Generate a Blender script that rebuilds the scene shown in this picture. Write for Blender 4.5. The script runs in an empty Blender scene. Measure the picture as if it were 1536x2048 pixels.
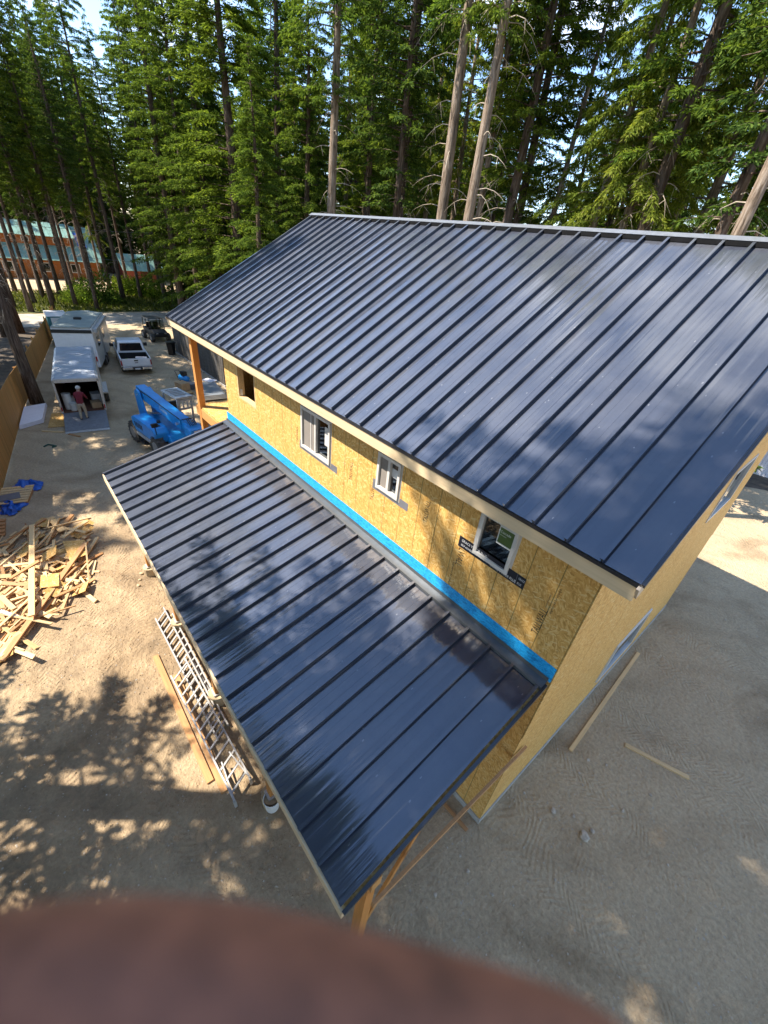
import bpy, math, random
import numpy as np
from mathutils import Vector, Matrix

random.seed(7)
R_ = random.Random(11)
C = bpy.context.scene.collection
SC = bpy.context.scene

# ------------------------------------------------------------------ camera (solved from the roof lines)
F_PX = 823.456
CAM = np.array([-0.85497, 4.28739, 9.20869])
ROT = np.array([[-0.6408315, -0.7615222, 0.0970510],
                [-0.4698557, 0.2890944, -0.8340624],
                [0.6071001, -0.5800934, -0.5430663]])
cam = bpy.data.cameras.new('camera')
cam_o = bpy.data.objects.new('camera', cam); C.objects.link(cam_o)
m = Matrix.Identity(4)
for i in range(3):
    m[i][0] = ROT[0][i]; m[i][1] = -ROT[1][i]; m[i][2] = -ROT[2][i]; m[i][3] = CAM[i]
cam_o.matrix_world = m
cam.sensor_fit = 'VERTICAL'; cam.sensor_height = 7.0; cam.sensor_width = 7.0
cam.lens = 7.0 * F_PX / 2048
cam.clip_start = 0.004; cam.clip_end = 2000
cam.dof.use_dof = True; cam.dof.focus_distance = 14.0; cam.dof.aperture_fstop = 1.7
SC.camera = cam_o

# ------------------------------------------------------------------ sky, sun, exposure
SUN = Vector((0.50, 0.61, 1.0)).normalized()
EL = math.asin(SUN.z)
AZ_SUN = math.atan2(SUN.x, SUN.y)
w = bpy.data.worlds.new('World'); SC.world = w; w.use_nodes = True
nt = w.node_tree; nt.nodes.clear()
out = nt.nodes.new('ShaderNodeOutputWorld'); bg = nt.nodes.new('ShaderNodeBackground')
sky = nt.nodes.new('ShaderNodeTexSky'); sky.sky_type = 'NISHITA'; sky.sun_disc = False
sky.sun_elevation = EL; sky.sun_rotation = AZ_SUN
sky.air_density = 1.0; sky.dust_density = 0.0; sky.ozone_density = 3.0
tc = nt.nodes.new('ShaderNodeTexCoord'); mp = nt.nodes.new('ShaderNodeMapping')
mp.inputs['Scale'].default_value = (1.6, 1.6, 3.4)
cn = nt.nodes.new('ShaderNodeTexNoise'); cn.inputs['Scale'].default_value = 2.3
cn.inputs['Detail'].default_value = 7; cn.inputs['Roughness'].default_value = .55
cr = nt.nodes.new('ShaderNodeValToRGB')
cr.color_ramp.elements[0].position = .56; cr.color_ramp.elements[0].color = (0, 0, 0, 1)
cr.color_ramp.elements[1].position = .74; cr.color_ramp.elements[1].color = (.85, .85, .85, 1)
mx = nt.nodes.new('ShaderNodeMix'); mx.data_type = 'RGBA'
mx.inputs['B'].default_value = (9.0, 9.4, 10.0, 1)
nt.links.new(tc.outputs['Generated'], mp.inputs['Vector']); nt.links.new(mp.outputs['Vector'], cn.inputs['Vector'])
nt.links.new(cn.outputs['Fac'], cr.inputs['Fac']); nt.links.new(cr.outputs['Color'], mx.inputs['Factor'])
nt.links.new(sky.outputs['Color'], mx.inputs['A']); nt.links.new(mx.outputs['Result'], bg.inputs['Color'])
nt.links.new(bg.outputs['Background'], out.inputs['Surface'])
bg.inputs['Strength'].default_value = 0.15
sl = bpy.data.lights.new('sun', 'SUN'); sl.energy = 5.0; sl.angle = math.radians(.53); sl.color = (1.0, .93, .82)
so = bpy.data.objects.new('sun', sl); C.objects.link(so)
so.rotation_euler = (-SUN).to_track_quat('-Z', 'Y').to_euler(); so.location = (10, 12, 40)
vs = SC.view_settings
SC.display_settings.display_device = 'sRGB'
vs.view_transform = 'Standard'; vs.look = 'None'; vs.exposure = 1.4; vs.gamma = 1.0; vs.use_curve_mapping = False
SC.cycles.max_bounces = 8; SC.cycles.transparent_max_bounces = 12
SC.cycles.caustics_reflective = False; SC.cycles.caustics_refractive = False
SC.cycles.use_denoising = True

# ------------------------------------------------------------------ placing helpers
def ray(u, v): return ROT.T @ np.array([u - 768.0, v - 1024.0, F_PX])
def G(u, v, z=0.0):                       # where the sight line of a photo pixel meets height z
    d = ray(u, v); p = CAM + d * (z - CAM[2]) / d[2]; return Vector(p)
def WY(u, v, y):
    d = ray(u, v); return Vector(CAM + d * (y - CAM[1]) / d[1])
def WX(u, v, x):
    d = ray(u, v); return Vector(CAM + d * (x - CAM[0]) / d[0])
def AZ(u, dist):                          # ground point at a distance along a compass bearing
    d = ray(u, 429 + .052 * (u - 768)); h = math.hypot(d[0], d[1])
    return Vector((CAM[0] + d[0] / h * dist, CAM[1] + d[1] / h * dist, 0))

# ------------------------------------------------------------------ object helpers
def tag(o, label=None, cat=None, group=None, kind=None):
    if label: o['label'] = label
    if cat: o['category'] = cat
    if group: o['group'] = group
    if kind: o['kind'] = kind
    return o
def thing(name, label, cat, loc=(0, 0, 0), rz=0.0, group=None):
    o = bpy.data.objects.new(name, None); C.objects.link(o)
    o.location = loc; o.rotation_euler = (0, 0, rz); o.empty_display_size = .2
    return tag(o, label, cat, group)
def put(name, me, parent=None, loc=(0, 0, 0), rot=(0, 0, 0)):
    o = bpy.data.objects.new(name, me); C.objects.link(o)
    o.parent = parent; o.location = loc; o.rotation_euler = rot
    return o
def copy_tree(o, parent=None):
    c = o.copy(); C.objects.link(c); c.parent = parent
    for ch in list(o.children): copy_tree(ch, c)
    return c

class MB:
    """collects shapes into one mesh"""
    def __init__(s): s.v = []; s.f = []; s.m = []
    def add(s, vs_, fs, mi=0):
        b = len(s.v); s.v += [tuple(x) for x in vs_]
        for f in fs: s.f.append([b + i for i in f]); s.m.append(mi)
        return s
    def box(s, x0, x1, y0, y1, z0, z1, mi=0):
        if x0 > x1: x0, x1 = x1, x0
        if y0 > y1: y0, y1 = y1, y0
        if z0 > z1: z0, z1 = z1, z0
        return s.add([(x0, y0, z0), (x1, y0, z0), (x1, y1, z0), (x0, y1, z0), (x0, y0, z1), (x1, y0, z1), (x1, y1, z1), (x0, y1, z1)],
                     [(0, 3, 2, 1), (4, 5, 6, 7), (0, 1, 5, 4), (1, 2, 6, 5), (2, 3, 7, 6), (3, 0, 4, 7)], mi)
    def beam(s, p, q, w_, h, up=(0, 0, 1), mi=0):
        p = Vector(p); q = Vector(q); d = (q - p).normalized(); up = Vector(up)
        if abs(d.dot(up)) > .98: up = Vector((1, 0, 0))
        a = d.cross(up).normalized(); b = a.cross(d).normalized()
        a *= w_ / 2; b *= h / 2
        return s.add([p - a - b, p + a - b, p + a + b, p - a + b, q - a - b, q + a - b, q + a + b, q - a + b],
                     [(0, 1, 2, 3)[::-1], (4, 5, 6, 7), (0, 1, 5, 4), (1, 2, 6, 5), (2, 3, 7, 6), (3, 0, 4, 7)], mi)
    def tube(s, pts, rad, n=6, mi=0, cap=True):
        pts = [Vector(p) for p in pts]
        if not hasattr(rad, '__len__'): rad = [rad] * len(pts)
        b0 = len(s.v)
        prev = None
        for i, p in enumerate(pts):
            d = (pts[min(i + 1, len(pts) - 1)] - pts[max(i - 1, 0)]).normalized()
            u = prev if prev is not None else (Vector((1, 0, 0)) if abs(d.x) < .8 else Vector((0, 1, 0)))
            a = (u - d * u.dot(d)).normalized(); prev = a; c = d.cross(a)
            for k in range(n):
                t = 2 * math.pi * k / n
                s.v.append(tuple(p + (a * math.cos(t) + c * math.sin(t)) * rad[i]))
        for i in range(len(pts) - 1):
            for k in range(n):
                s.f.append([b0 + i * n + k, b0 + i * n + (k + 1) % n, b0 + (i + 1) * n + (k + 1) % n, b0 + (i + 1) * n + k]); s.m.append(mi)
        if cap:
            s.f.append([b0 + k for k in range(n)][::-1]); s.m.append(mi)
            e = b0 + (len(pts) - 1) * n
            s.f.append([e + k for k in range(n)]); s.m.append(mi)
        return s
    def prism(s, pts, axis, a0, a1, mi=0):
        """polygon in the plane across axis ('x','y','z'), pushed from a0 to a1"""
        def P(p, a):
            return {'x': (a, p[0], p[1]), 'y': (p[0], a, p[1]), 'z': (p[0], p[1], a)}[axis]
        n = len(pts)
        vs_ = [P(p, a0) for p in pts] + [P(p, a1) for p in pts]
        fs = [tuple(range(n))[::-1], tuple(range(n, 2 * n))] + [(i, (i + 1) % n, n + (i + 1) % n, n + i) for i in range(n)]
        return s.add(vs_, fs, mi)
    def mesh(s, name, mats, smooth=False, bevel=0):
        me = bpy.data.meshes.new(name); me.from_pydata(s.v, [], s.f)
        for mm in (mats if isinstance(mats, (list, tuple)) else [mats]): me.materials.append(mm)
        me.polygons.foreach_set('material_index', s.m)
        if smooth: me.polygons.foreach_set('use_smooth', [True] * len(s.f))
        me.update()
        import bmesh
        b = bmesh.new(); b.from_mesh(me); bmesh.ops.recalc_face_normals(b, faces=b.faces)
        if bevel:
            bmesh.ops.bevel(b, geom=[e for e in b.edges if e.calc_face_angle(0) > .5], offset=bevel, segments=2, profile=.6, affect='EDGES')
        b.to_mesh(me); b.free()
        return me
    def build(s, name, mats, parent=None, smooth=False, bevel=0, loc=(0, 0, 0)):
        return put(name, s.mesh(name, mats, smooth, bevel), parent, loc)

def rects(a0, a1, b0, b1, holes):
    """split a rectangle round rectangular holes"""
    A = sorted({a0, a1} | {min(max(h[i], a0), a1) for h in holes for i in (0, 1)})
    B = sorted({b0, b1} | {min(max(h[i], b0), b1) for h in holes for i in (2, 3)})
    o = []
    for i in range(len(A) - 1):
        for j in range(len(B) - 1):
            ca, cb = (A[i] + A[i + 1]) / 2, (B[j] + B[j + 1]) / 2
            if A[i + 1] - A[i] < 1e-4 or B[j + 1] - B[j] < 1e-4: continue
            if any(h[0] < ca < h[1] and h[2] < cb < h[3] for h in holes): continue
            o.append((A[i], A[i + 1], B[j], B[j + 1]))
    return o

# ------------------------------------------------------------------ materials
class NT:
    def __init__(s, name):
        s.mat = bpy.data.materials.new(name); s.mat.use_nodes = True; s.t = s.mat.node_tree; s.t.nodes.clear()
        s.out = s.t.nodes.new('ShaderNodeOutputMaterial')
    def n(s, typ, **kw):
        nd = s.t.nodes.new(typ)
        for k, v in kw.items():
            if k.startswith('_'): setattr(nd, k[1:], v)
            else: s.set(nd.inputs[k.replace('__', ' ')], v)
        return nd
    def set(s, inp, v):
        if isinstance(v, bpy.types.NodeSocket): s.t.links.new(v, inp)
        elif isinstance(v, (tuple, list)) and len(v) == 3 and inp.type == 'RGBA': inp.default_value = (*v, 1)
        else: inp.default_value = v
    def obj(s, scale=(1, 1, 1), rot=(0, 0, 0), rnd=0, src='Object'):
        tcn = s.n('ShaderNodeTexCoord')
        vec = tcn.outputs[src]
        if rnd:
            oi = s.n('ShaderNodeObjectInfo')
            mu = s.n('ShaderNodeMath', _operation='MULTIPLY'); s.set(mu.inputs[0], oi.outputs['Random']); mu.inputs[1].default_value = rnd
            ad = s.n('ShaderNodeVectorMath', _operation='ADD'); s.set(ad.inputs[0], vec); s.set(ad.inputs[1], mu.outputs[0]); vec = ad.outputs[0]
        return s.n('ShaderNodeMapping', Vector=vec, Scale=scale, Rotation=rot).outputs[0]
    def noise(s, vec, scale, detail=4, rough=.55, dist=0):
        return s.n('ShaderNodeTexNoise', Vector=vec, Scale=scale, Detail=detail, Roughness=rough, Distortion=dist).outputs['Fac']
    def ramp(s, fac, stops):
        r = s.n('ShaderNodeValToRGB', Fac=fac); e = r.color_ramp.elements
        while len(e) < len(stops): e.new(.5)
        for el, (p, c) in zip(e, stops):
            el.position = p; el.color = (*c, 1) if len(c) == 3 else c
        return r.outputs['Color']
    def mix(s, f, a, b, mode='MIX'):
        mm = s.n('ShaderNodeMix', _data_type='RGBA', _blend_type=mode)
        s.set(mm.inputs['Factor'], f); s.set(mm.inputs['A'], a); s.set(mm.inputs['B'], b)
        return mm.outputs['Result']
    def math(s, op, a, b=0.0, c=None):
        mm = s.n('ShaderNodeMath', _operation=op); s.set(mm.inputs[0], a); s.set(mm.inputs[1], b)
        if c is not None: s.set(mm.inputs[2], c)
        return mm.outputs[0]
    def bump(s, h, strength=.3, dist=.02):
        return s.n('ShaderNodeBump', Height=h, Strength=strength, Distance=dist).outputs[0]
    def pbr(s, color, rough=.6, metal=0.0, normal=None, spec=.5, **kw):
        p = s.n('ShaderNodeBsdfPrincipled'); s.set(p.inputs['Base Color'], color); s.set(p.inputs['Roughness'], rough)
        s.set(p.inputs['Metallic'], metal); s.set(p.inputs['Specular IOR Level'], spec)
        if normal is not None: s.set(p.inputs['Normal'], normal)
        for k, v in kw.items(): s.set(p.inputs[k.replace('__', ' ')], v)
        s.t.links.new(p.outputs[0], s.out.inputs['Surface']); return s.mat

def g3(c, f): return tuple(max(0, min(1, x * f)) for x in c)
def simple(name, c, rough=.55, metal=0.0, var=.25, scale=6, spec=.5, bump=.1, rnd=5):
    t = NT(name); v = t.obj(rnd=rnd)
    f = t.noise(v, scale, 6, .6)
    col = t.ramp(f, [(.3, g3(c, 1 - var)), (.7, g3(c, 1 + var))])
    return t.pbr(col, rough, metal, t.bump(t.noise(v, scale * 6, 3), bump, .01) if bump else None, spec)
def wood(name, c, axis='x', var=.3, rough=.7, rnd=9, knots=True):
    t = NT(name)
    sc = {'x': (1.2, 22, 22), 'y': (22, 1.2, 22), 'z': (22, 22, 1.2)}[axis]
    f = t.noise(t.obj(sc, rnd=rnd), 1.0, 5, .6, .4)
    col = t.ramp(f, [(.25, g3(c, 1 - var)), (.55, c), (.8, g3(c, 1 + var * .6))])
    oi = t.n('ShaderNodeObjectInfo')
    tint = t.ramp(oi.outputs['Random'], [(0, (.78, .74, .70)), (.5, (1, 1, 1)), (1, (1.0, .9, .78))])
    col = t.mix(1.0, col, tint, 'MULTIPLY')
    return t.pbr(col, rough, 0, t.bump(f, .25, .004), .3)

def osb_material(name, plane, con=1.0, tone=1.0):
    t = NT(name)
    base = t.obj()
    wob = t.n('ShaderNodeTexNoise', Vector=base, Scale=1.7, Detail=2).outputs['Color']
    layers = []
    for i, (ang, sx, sy) in enumerate([(.5, 54, 16), (1.9, 47, 15), (2.7, 60, 18), (1.2, 48, 13)]):
        rot = (0, ang, 0) if plane == 'xz' else ((ang, 0, 0) if plane == 'yz' else (0, 0, ang))
        sc = {'xz': (sx, 6, sy), 'yz': (6, sx, sy), 'xy': (sx, sy, 6)}[plane]
        v = t.n('ShaderNodeMapping', Vector=t.mix(.06, base, wob, 'ADD'), Rotation=rot).outputs[0]
        v = t.n('ShaderNodeMapping', Vector=v, Scale=sc).outputs[0]
        vo = t.n('ShaderNodeTexVoronoi', Vector=v, Scale=1.0, Randomness=1.0)
        layers.append((vo.outputs['Color'], vo.outputs['Distance']))
    sel = t.noise(base, 9, 2)
    c1 = t.mix(t.ramp(sel, [(.45, (0, 0, 0)), (.5, (1, 1, 1))]), layers[0][0], layers[1][0])
    sel2 = t.noise(t.obj(rot=(1, 1, 1)), 7, 2)
    c2 = t.mix(t.ramp(sel2, [(.47, (0, 0, 0)), (.52, (1, 1, 1))]), c1, layers[2][0])
    bw = t.n('ShaderNodeSeparateColor', Color=c2).outputs[0]
    fine = t.noise(t.obj((40, 40, 14)), 2, 4)
    val = t.math('ADD', t.math('MULTIPLY', bw, .75), t.math('MULTIPLY', fine, .35))
    mid = (.53 * tone, .315 * tone, .095 * tone)
    mc = lambda c: tuple(m_ + (x * tone - m_) * con for x, m_ in zip(c, mid))
    col = t.ramp(val, [(.1, mc((.34, .175, .040))), (.38, mc((.51, .275, .070))), (.65, mc((.585, .345, .105))), (.95, mc((.68, .47, .19)))])
    big = t.noise(base, .9, 4)
    col = t.mix(.35, col, t.ramp(big, [(.3, (.75, .65, .5)), (.7, (1, 1, 1))]), 'MULTIPLY')
    big2 = t.n('ShaderNodeSeparateColor', Color=layers[3][0]).outputs[1]
    col = t.mix(t.math('MULTIPLY', t.math('GREATER_THAN', big2, .95), .6 * con), col, (.72, .55, .27))
    if plane in ('xz', 'yz'):                  # printed stud lines on the sheets
        sp = t.n('ShaderNodeSeparateXYZ', Vector=base)
        a = sp.outputs[0] if plane == 'xz' else sp.outputs[1]
        k = t.math('FRACT', t.math('DIVIDE', t.math('ADD', a, 40.0 * .4064 + .2032), .4064))
        wv = t.noise(t.obj((.1, .1, 3)), 1, 3)
        ln = t.math('LESS_THAN', t.math('ABSOLUTE', t.math('SUBTRACT', k, .5)), t.math('MULTIPLY', wv, .034))
        col = t.mix(t.math('MULTIPLY', ln, .8 if plane == 'xz' else .25), col, (.16, .13, .04))
    return t.pbr(col, .62, 0, t.bump(val, .35, .006), .35)

def roof_metal():
    t = NT('black_roof_metal')
    streak = t.noise(t.obj((16, .35, .35), rnd=13), 1.0, 3, .5)
    wide = t.noise(t.obj((3.5, .12, .12), rnd=13), 1.0, 2, .5)
    scuff = t.n('ShaderNodeTexVoronoi', Vector=t.obj((5, 2.5, 2.5), rnd=13), Scale=1.3)
    sc = t.math('LESS_THAN', scuff.outputs['Distance'], t.math('MULTIPLY', t.noise(t.obj((3, 3, 3), rnd=7), 9, 4), .11))
    dust = t.noise(t.obj((1, 1, 1), rnd=3), 1.3, 6, .65)
    col = t.ramp(dust, [(.3, (.036, .044, .068)), (.75, (.058, .067, .092))])
    col = t.mix(t.math('MULTIPLY', sc, .25), col, (.45, .45, .45))
    h = t.math('ADD', t.math('MULTIPLY', streak, .16), wide)
    nrm = t.bump(h, 1.0, .022)
    p = t.n('ShaderNodeBsdfPrincipled')
    t.set(p.inputs['Base Color'], col); t.set(p.inputs['Normal'], nrm)
    t.set(p.inputs['Roughness'], t.math('ADD', .60, t.math('MULTIPLY', dust, .10)))
    p.inputs['Metallic'].default_value = 1.0; p.inputs['Specular IOR Level'].default_value = .2
    p.inputs['Coat Weight'].default_value = 1.0
    t.set(p.inputs['Coat Roughness'], t.math('ADD', .02, t.math('MULTIPLY', dust, .09)))
    p.inputs['Coat IOR'].default_value = 1.85
    t.set(p.inputs['Coat Normal'], nrm)
    df = t.n('ShaderNodeBsdfDiffuse', Color=(.27, .26, .255))
    ms = t.n('ShaderNodeMixShader', Fac=t.math('ADD', .035, t.math('MULTIPLY', t.ramp(t.noise(t.obj((1, 1, 1), rnd=3), .8, 7, .6), [(.35, (0, 0, 0)), (.7, (1, 1, 1))]), .13)))
    t.set(ms.inputs[1], p.outputs[0]); t.set(ms.inputs[2], df.outputs[0])
    t.t.links.new(ms.outputs[0], t.out.inputs['Surface'])
    return t.mat

def foliage(name, dark, mid, light, trans=.35):
    t = NT(name)
    geo = t.n('ShaderNodeNewGeometry'); oi = t.n('ShaderNodeObjectInfo')
    f = t.math('ADD', t.math('MULTIPLY', geo.outputs['Random Per Island'], .65), t.math('MULTIPLY', t.noise(t.obj(rnd=20), .55, 3), .5))
    col = t.ramp(f, [(.2, dark), (.55, mid), (.9, light)])
    col = t.mix(.6, col, t.ramp(oi.outputs['Random'], [(0, (.7, .85, .75)), (.5, (1, 1, .9)), (1, (1.25, 1.1, .7))]), 'MULTIPLY')
    d = t.n('ShaderNodeBsdfDiffuse', Color=col); tr = t.n('ShaderNodeBsdfTranslucent', Color=t.mix(1.0, col, (1.3, 1.25, .6), 'MULTIPLY'))
    ms = t.n('ShaderNodeMixShader', Fac=trans); t.set(ms.inputs[1], d.outputs[0]); t.set(ms.inputs[2], tr.outputs[0])
    t.t.links.new(ms.outputs[0], t.out.inputs['Surface'])
    return t.mat

def glass(name, tint=(.75, .8, .8), refl=.12):
    t = NT(name)
    a = t.n('ShaderNodeBsdfTransparent', Color=tint); b = t.n('ShaderNodeBsdfGlossy', Roughness=.03, Color=(.9, .95, 1))
    lw = t.n('ShaderNodeFresnel', IOR=1.6)
    ms = t.n('ShaderNodeMixShader', Fac=t.math('ADD', lw.outputs[0], refl)); t.set(ms.inputs[1], a.outputs[0]); t.set(ms.inputs[2], b.outputs[0])
    t.t.links.new(ms.outputs[0], t.out.inputs['Surface'])
    return t.mat

def ground_material():
    t = NT('site_dirt'); v = t.obj()
    a = t.noise(v, .22, 6, .6); b = t.noise(v, 1.6, 8, .65); c = t.noise(v, 14, 6, .7); d = t.noise(v, 70, 3, .7)
    mixv = t.math('ADD', t.math('MULTIPLY', a, .55), t.math('MULTIPLY', b, .45))
    col = t.ramp(mixv, [(.36, (.23, .168, .108)), (.5, (.39, .282, .172)), (.62, (.52, .385, .24))])
    col = t.mix(.55, col, t.ramp(c, [(.3, (.6, .58, .56)), (.7, (1.12, 1.1, 1.05))]), 'MULTIPLY')
    # gravel tone on the gable side and drive, paled and warmed to lift shade
    sp = t.n('ShaderNodeSeparateXYZ', Vector=v)
    gx = t.math('ADD', sp.outputs[0], t.math('MULTIPLY', t.math('SUBTRACT', t.noise(v, .35, 5), .5), 6.0))
    grey = t.n('ShaderNodeMapRange', Value=gx); grey.inputs[1].default_value = 3.0; grey.inputs[2].default_value = -1.0
    drive = t.n('ShaderNodeMapRange', Value=gx); drive.inputs[1].default_value = 13.5; drive.inputs[2].default_value = 17.0
    gg = t.math('MAXIMUM', t.math('MULTIPLY', grey.outputs[0], .75), t.math('MULTIPLY', drive.outputs[0], .7))
    col = t.mix(gg, col, t.mix(.7, (.55, .425, .275), t.ramp(c, [(.3, (.55, .55, .55)), (.7, (1.2, 1.2, 1.2))]), 'MULTIPLY'))
    # damp patches, ruts and scuffs
    damp = t.ramp(t.noise(v, .33, 5, .6, .8), [(.52, (1, 1, 1)), (.68, (.62, .58, .54))])
    col = t.mix(.8, col, damp, 'MULTIPLY')
    rut = t.n('ShaderNodeTexWave', Vector=t.obj((.06, .55, 1), (0, 0, .1)), Scale=1.0, Distortion=3.0, Detail=3, Detail__Scale=.6).outputs['Fac']
    rutm = t.ramp(rut, [(.0, (0, 0, 0)), (.06, (1, 1, 1)), (.94, (1, 1, 1)), (1, (0, 0, 0))])
    col = t.mix(.22, col, t.mix(rutm, (.60, .56, .52), (1, 1, 1)), 'MULTIPLY')
    # pebbles
    vo = t.n('ShaderNodeTexVoronoi', Vector=v, Scale=9.0)
    peb = t.math('LESS_THAN', vo.outputs['Distance'], t.math('MULTIPLY', t.noise(v, 2.2, 3), .30))
    sel = t.math('GREATER_THAN', t.n('ShaderNodeSeparateColor', Color=vo.outputs['Color']).outputs[0], .72)
    peb = t.math('MULTIPLY', peb, sel)
    col = t.mix(t.math('MULTIPLY', peb, .55), col, (.42, .39, .34))
    # tyre tread marks running with the drive (chevrons in two long bands)
    n1 = t.math('MULTIPLY', t.math('SUBTRACT', t.noise(v, .18, 3), .5), 5.0)
    yy = t.math('ADD', sp.outputs[1], n1)
    saw = t.math('PINGPONG', yy, .28)
    wv = t.math('SINE', t.math('MULTIPLY', t.math('ADD', sp.outputs[0], t.math('MULTIPLY', saw, .9)), 52.0))
    band = t.n('ShaderNodeMapRange', Value=t.noise(t.obj((.07, .9, 1), (0, 0, .12)), .9, 2)); band.inputs[1].default_value = .47; band.inputs[2].default_value = .58
    tread = t.math('MULTIPLY', t.math('MULTIPLY', wv, band.outputs[0]), .35)
    h = t.math('ADD', t.math('ADD', t.math('MULTIPLY', b, 2.2), t.math('MULTIPLY', c, .55)), t.math('ADD', t.math('MULTIPLY', d, .16), t.math('MULTIPLY', tread, .24)))
    h = t.math('ADD', h, t.math('ADD', t.math('MULTIPLY', peb, .25), t.math('MULTIPLY', rut, .35)))
    return t.pbr(col, .95, 0, t.bump(h, 1.0, .07), .15)

M = {}
M['dirt'] = ground_material()
M['duff'] = simple('forest_floor_duff', (.07, .05, .032), .95, var=.6, scale=2.5, bump=.6)
M['gravel'] = simple('gravel_road', (.34, .29, .23), .95, var=.3, scale=1.2, bump=.5)
M['osb_x'] = osb_material('osb_window_wall', 'xz', .9, 1.15)
M['osb_y'] = osb_material('osb_gable_wall', 'yz', .95, 1.1)
M['osb_flat'] = osb_material('osb_flat_sheet', 'xy')
M['metal'] = roof_metal()
M['trim_black'] = simple('black_trim_metal', (.02, .02, .024), .3, var=.3, spec=.7, bump=.05)
M['flash'] = simple('grey_flashing_metal', (.10, .105, .11), .28, .4, var=.15, bump=.05, spec=.8)
M['ridge'] = simple('pale_ridge_metal', (.30, .31, .33), .35, .6, var=.15, bump=.05)
M['fascia'] = wood('cream_fascia_wood', (.62, .47, .29), 'x', .12)
M['rake'] = wood('pale_rake_wood', (.60, .48, .36), 'y', .12)
M['cedar'] = wood('orange_post_wood', (.52, .235, .065), 'z', .2)
M['cedar_x'] = wood('orange_beam_wood', (.50, .26, .09), 'x', .2)
M['cedar_y'] = wood('orange_joist_wood', (.50, .26, .09), 'y', .2)
M['stud'] = wood('new_stud_wood', (.68, .48, .25), 'x', .22)
M['stud_brown'] = wood('tan_plank_wood', (.46, .25, .11), 'x', .25)
M['fence'] = wood('cedar_fence_wood', (.50, .26, .075), 'z', .35)
M['weathered'] = wood('weathered_dark_wood', (.10, .095, .09), 'x', .6)
M['vinyl'] = simple('white_vinyl', (.56, .53, .49), .4, var=.06, bump=0)
M['glass'] = glass('window_glass', (.35, .38, .38), .06)
M['screen'] = simple('grey_insect_screen', (.22, .19, .165), .8, var=.06, bump=0)
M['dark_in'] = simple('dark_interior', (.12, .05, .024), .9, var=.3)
M['tape'] = simple('black_flashing_tape', (.012, .013, .02), .35, var=.2, bump=.05)
M['tape_grey'] = simple('grey_flashing_tape', (.15, .15, .165), .35, var=.15, bump=.05)
M['ink'] = simple('black_ink', (.04, .03, .015), .7, var=.2, bump=0)
M['ink_white'] = simple('white_ink', (.62, .62, .62), .5, var=.1, bump=0)
M['green_label'] = simple('green_sticker', (.07, .12, .03), .4, var=.1, bump=0)
t = NT('blue_membrane'); v = t.obj((1, 1, 1))
f = t.noise(t.obj((9, 9, 26)), 1.4, 5, .7, 1.5)
M['blue_strip'] = t.pbr(t.ramp(f, [(.36, (.01, .14, .36)), (.5, (.012, .33, .72)), (.66, (.05, .46, .80))]), .4, 0, t.bump(f, .3, .01), .5)
M['concrete'] = simple('grey_concrete', (.36, .34, .31), .85, var=.15, bump=.3)
M['footing'] = simple('tan_footing_form', (.42, .31, .18), .8, var=.3, bump=.3)
M['alu'] = simple('aluminium', (.50, .48, .45), .42, .5, var=.15, scale=14, bump=.05)
M['blue_paint'] = simple('blue_machine_paint', (.012, .23, .58), .32, var=.18, scale=3, spec=.6, bump=.03)
M['grey_paint'] = simple('grey_machine_paint', (.42, .42, .41), .5, var=.15, bump=.05)
M['black'] = simple('black_plastic', (.012, .012, .013), .5, var=.3, bump=.1)
M['closure'] = simple('matt_black_foam', (.012, .012, .013), .95, var=.2, spec=.05, bump=0)
M['rubber'] = simple('dusty_rubber', (.06, .052, .043), .85, var=.5, scale=9, bump=.4)
M['rim'] = simple('dusty_rim', (.30, .29, .27), .5, .3, var=.2)
M['white_paint'] = simple('white_vehicle_paint', (.70, .70, .71), .28, var=.05, spec=.6, bump=0)
M['trailer_roof'] = simple('grey_trailer_roof', (.42, .45, .50), .4, .25, var=.12, scale=2, bump=.05)
M['rv_roof'] = simple('grey_green_rv_roof', (.27, .30, .27), .6, var=.15, scale=2)
M['chrome'] = simple('chrome', (.75, .75, .76), .15, .9, var=.05, bump=0)
M['car_glass'] = simple('dark_car_glass', (.012, .014, .016), .06, var=.1, spec=.8, bump=0)
M['red'] = simple('red_lens', (.35, .01, .01), .3, var=.1, bump=0)
M['ramp'] = simple('grey_ramp_deck', (.17, .175, .19), .6, var=.2, scale=8)
M['maroon'] = simple('maroon_cloth', (.15, .012, .02), .9, var=.25, scale=12)
M['khaki'] = simple('khaki_cloth', (.40, .33, .24), .9, var=.2, scale=12)
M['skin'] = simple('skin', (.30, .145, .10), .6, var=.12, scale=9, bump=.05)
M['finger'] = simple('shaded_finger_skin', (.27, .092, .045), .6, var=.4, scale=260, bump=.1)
M['hair'] = simple('grey_hair', (.42, .40, .37), .9, var=.25, scale=30)
M['bucket'] = simple('white_bucket_plastic', (.66, .65, .62), .45, var=.1)
M['card'] = simple('brown_cardboard', (.36, .24, .13), .85, var=.15)
M['foam'] = simple('white_foam_board', (.72, .69, .72), .7, var=.05)
M['tarp'] = simple('blue_tarp', (.01, .09, .42), .4, var=.3, scale=4, bump=.4)
M['green_hose'] = simple('dark_green_rubber', (.01, .07, .05), .5, var=.3)
M['teal'] = simple('teal_paint', (.03, .18, .20), .5, var=.2)
M['log'] = wood('orange_log_wall', (.32, .11, .028), 'y', .35)
M['red_wall'] = simple('red_painted_wall', (.28, .07, .04), .8, var=.25)
M['green_roof'] = simple('pale_green_roof', (.17, .30, .25), .5, .1, var=.15, scale=2)
M['stone'] = simple('grey_stone', (.40, .335, .26), .9, var=.3, scale=9, bump=.5)
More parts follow.
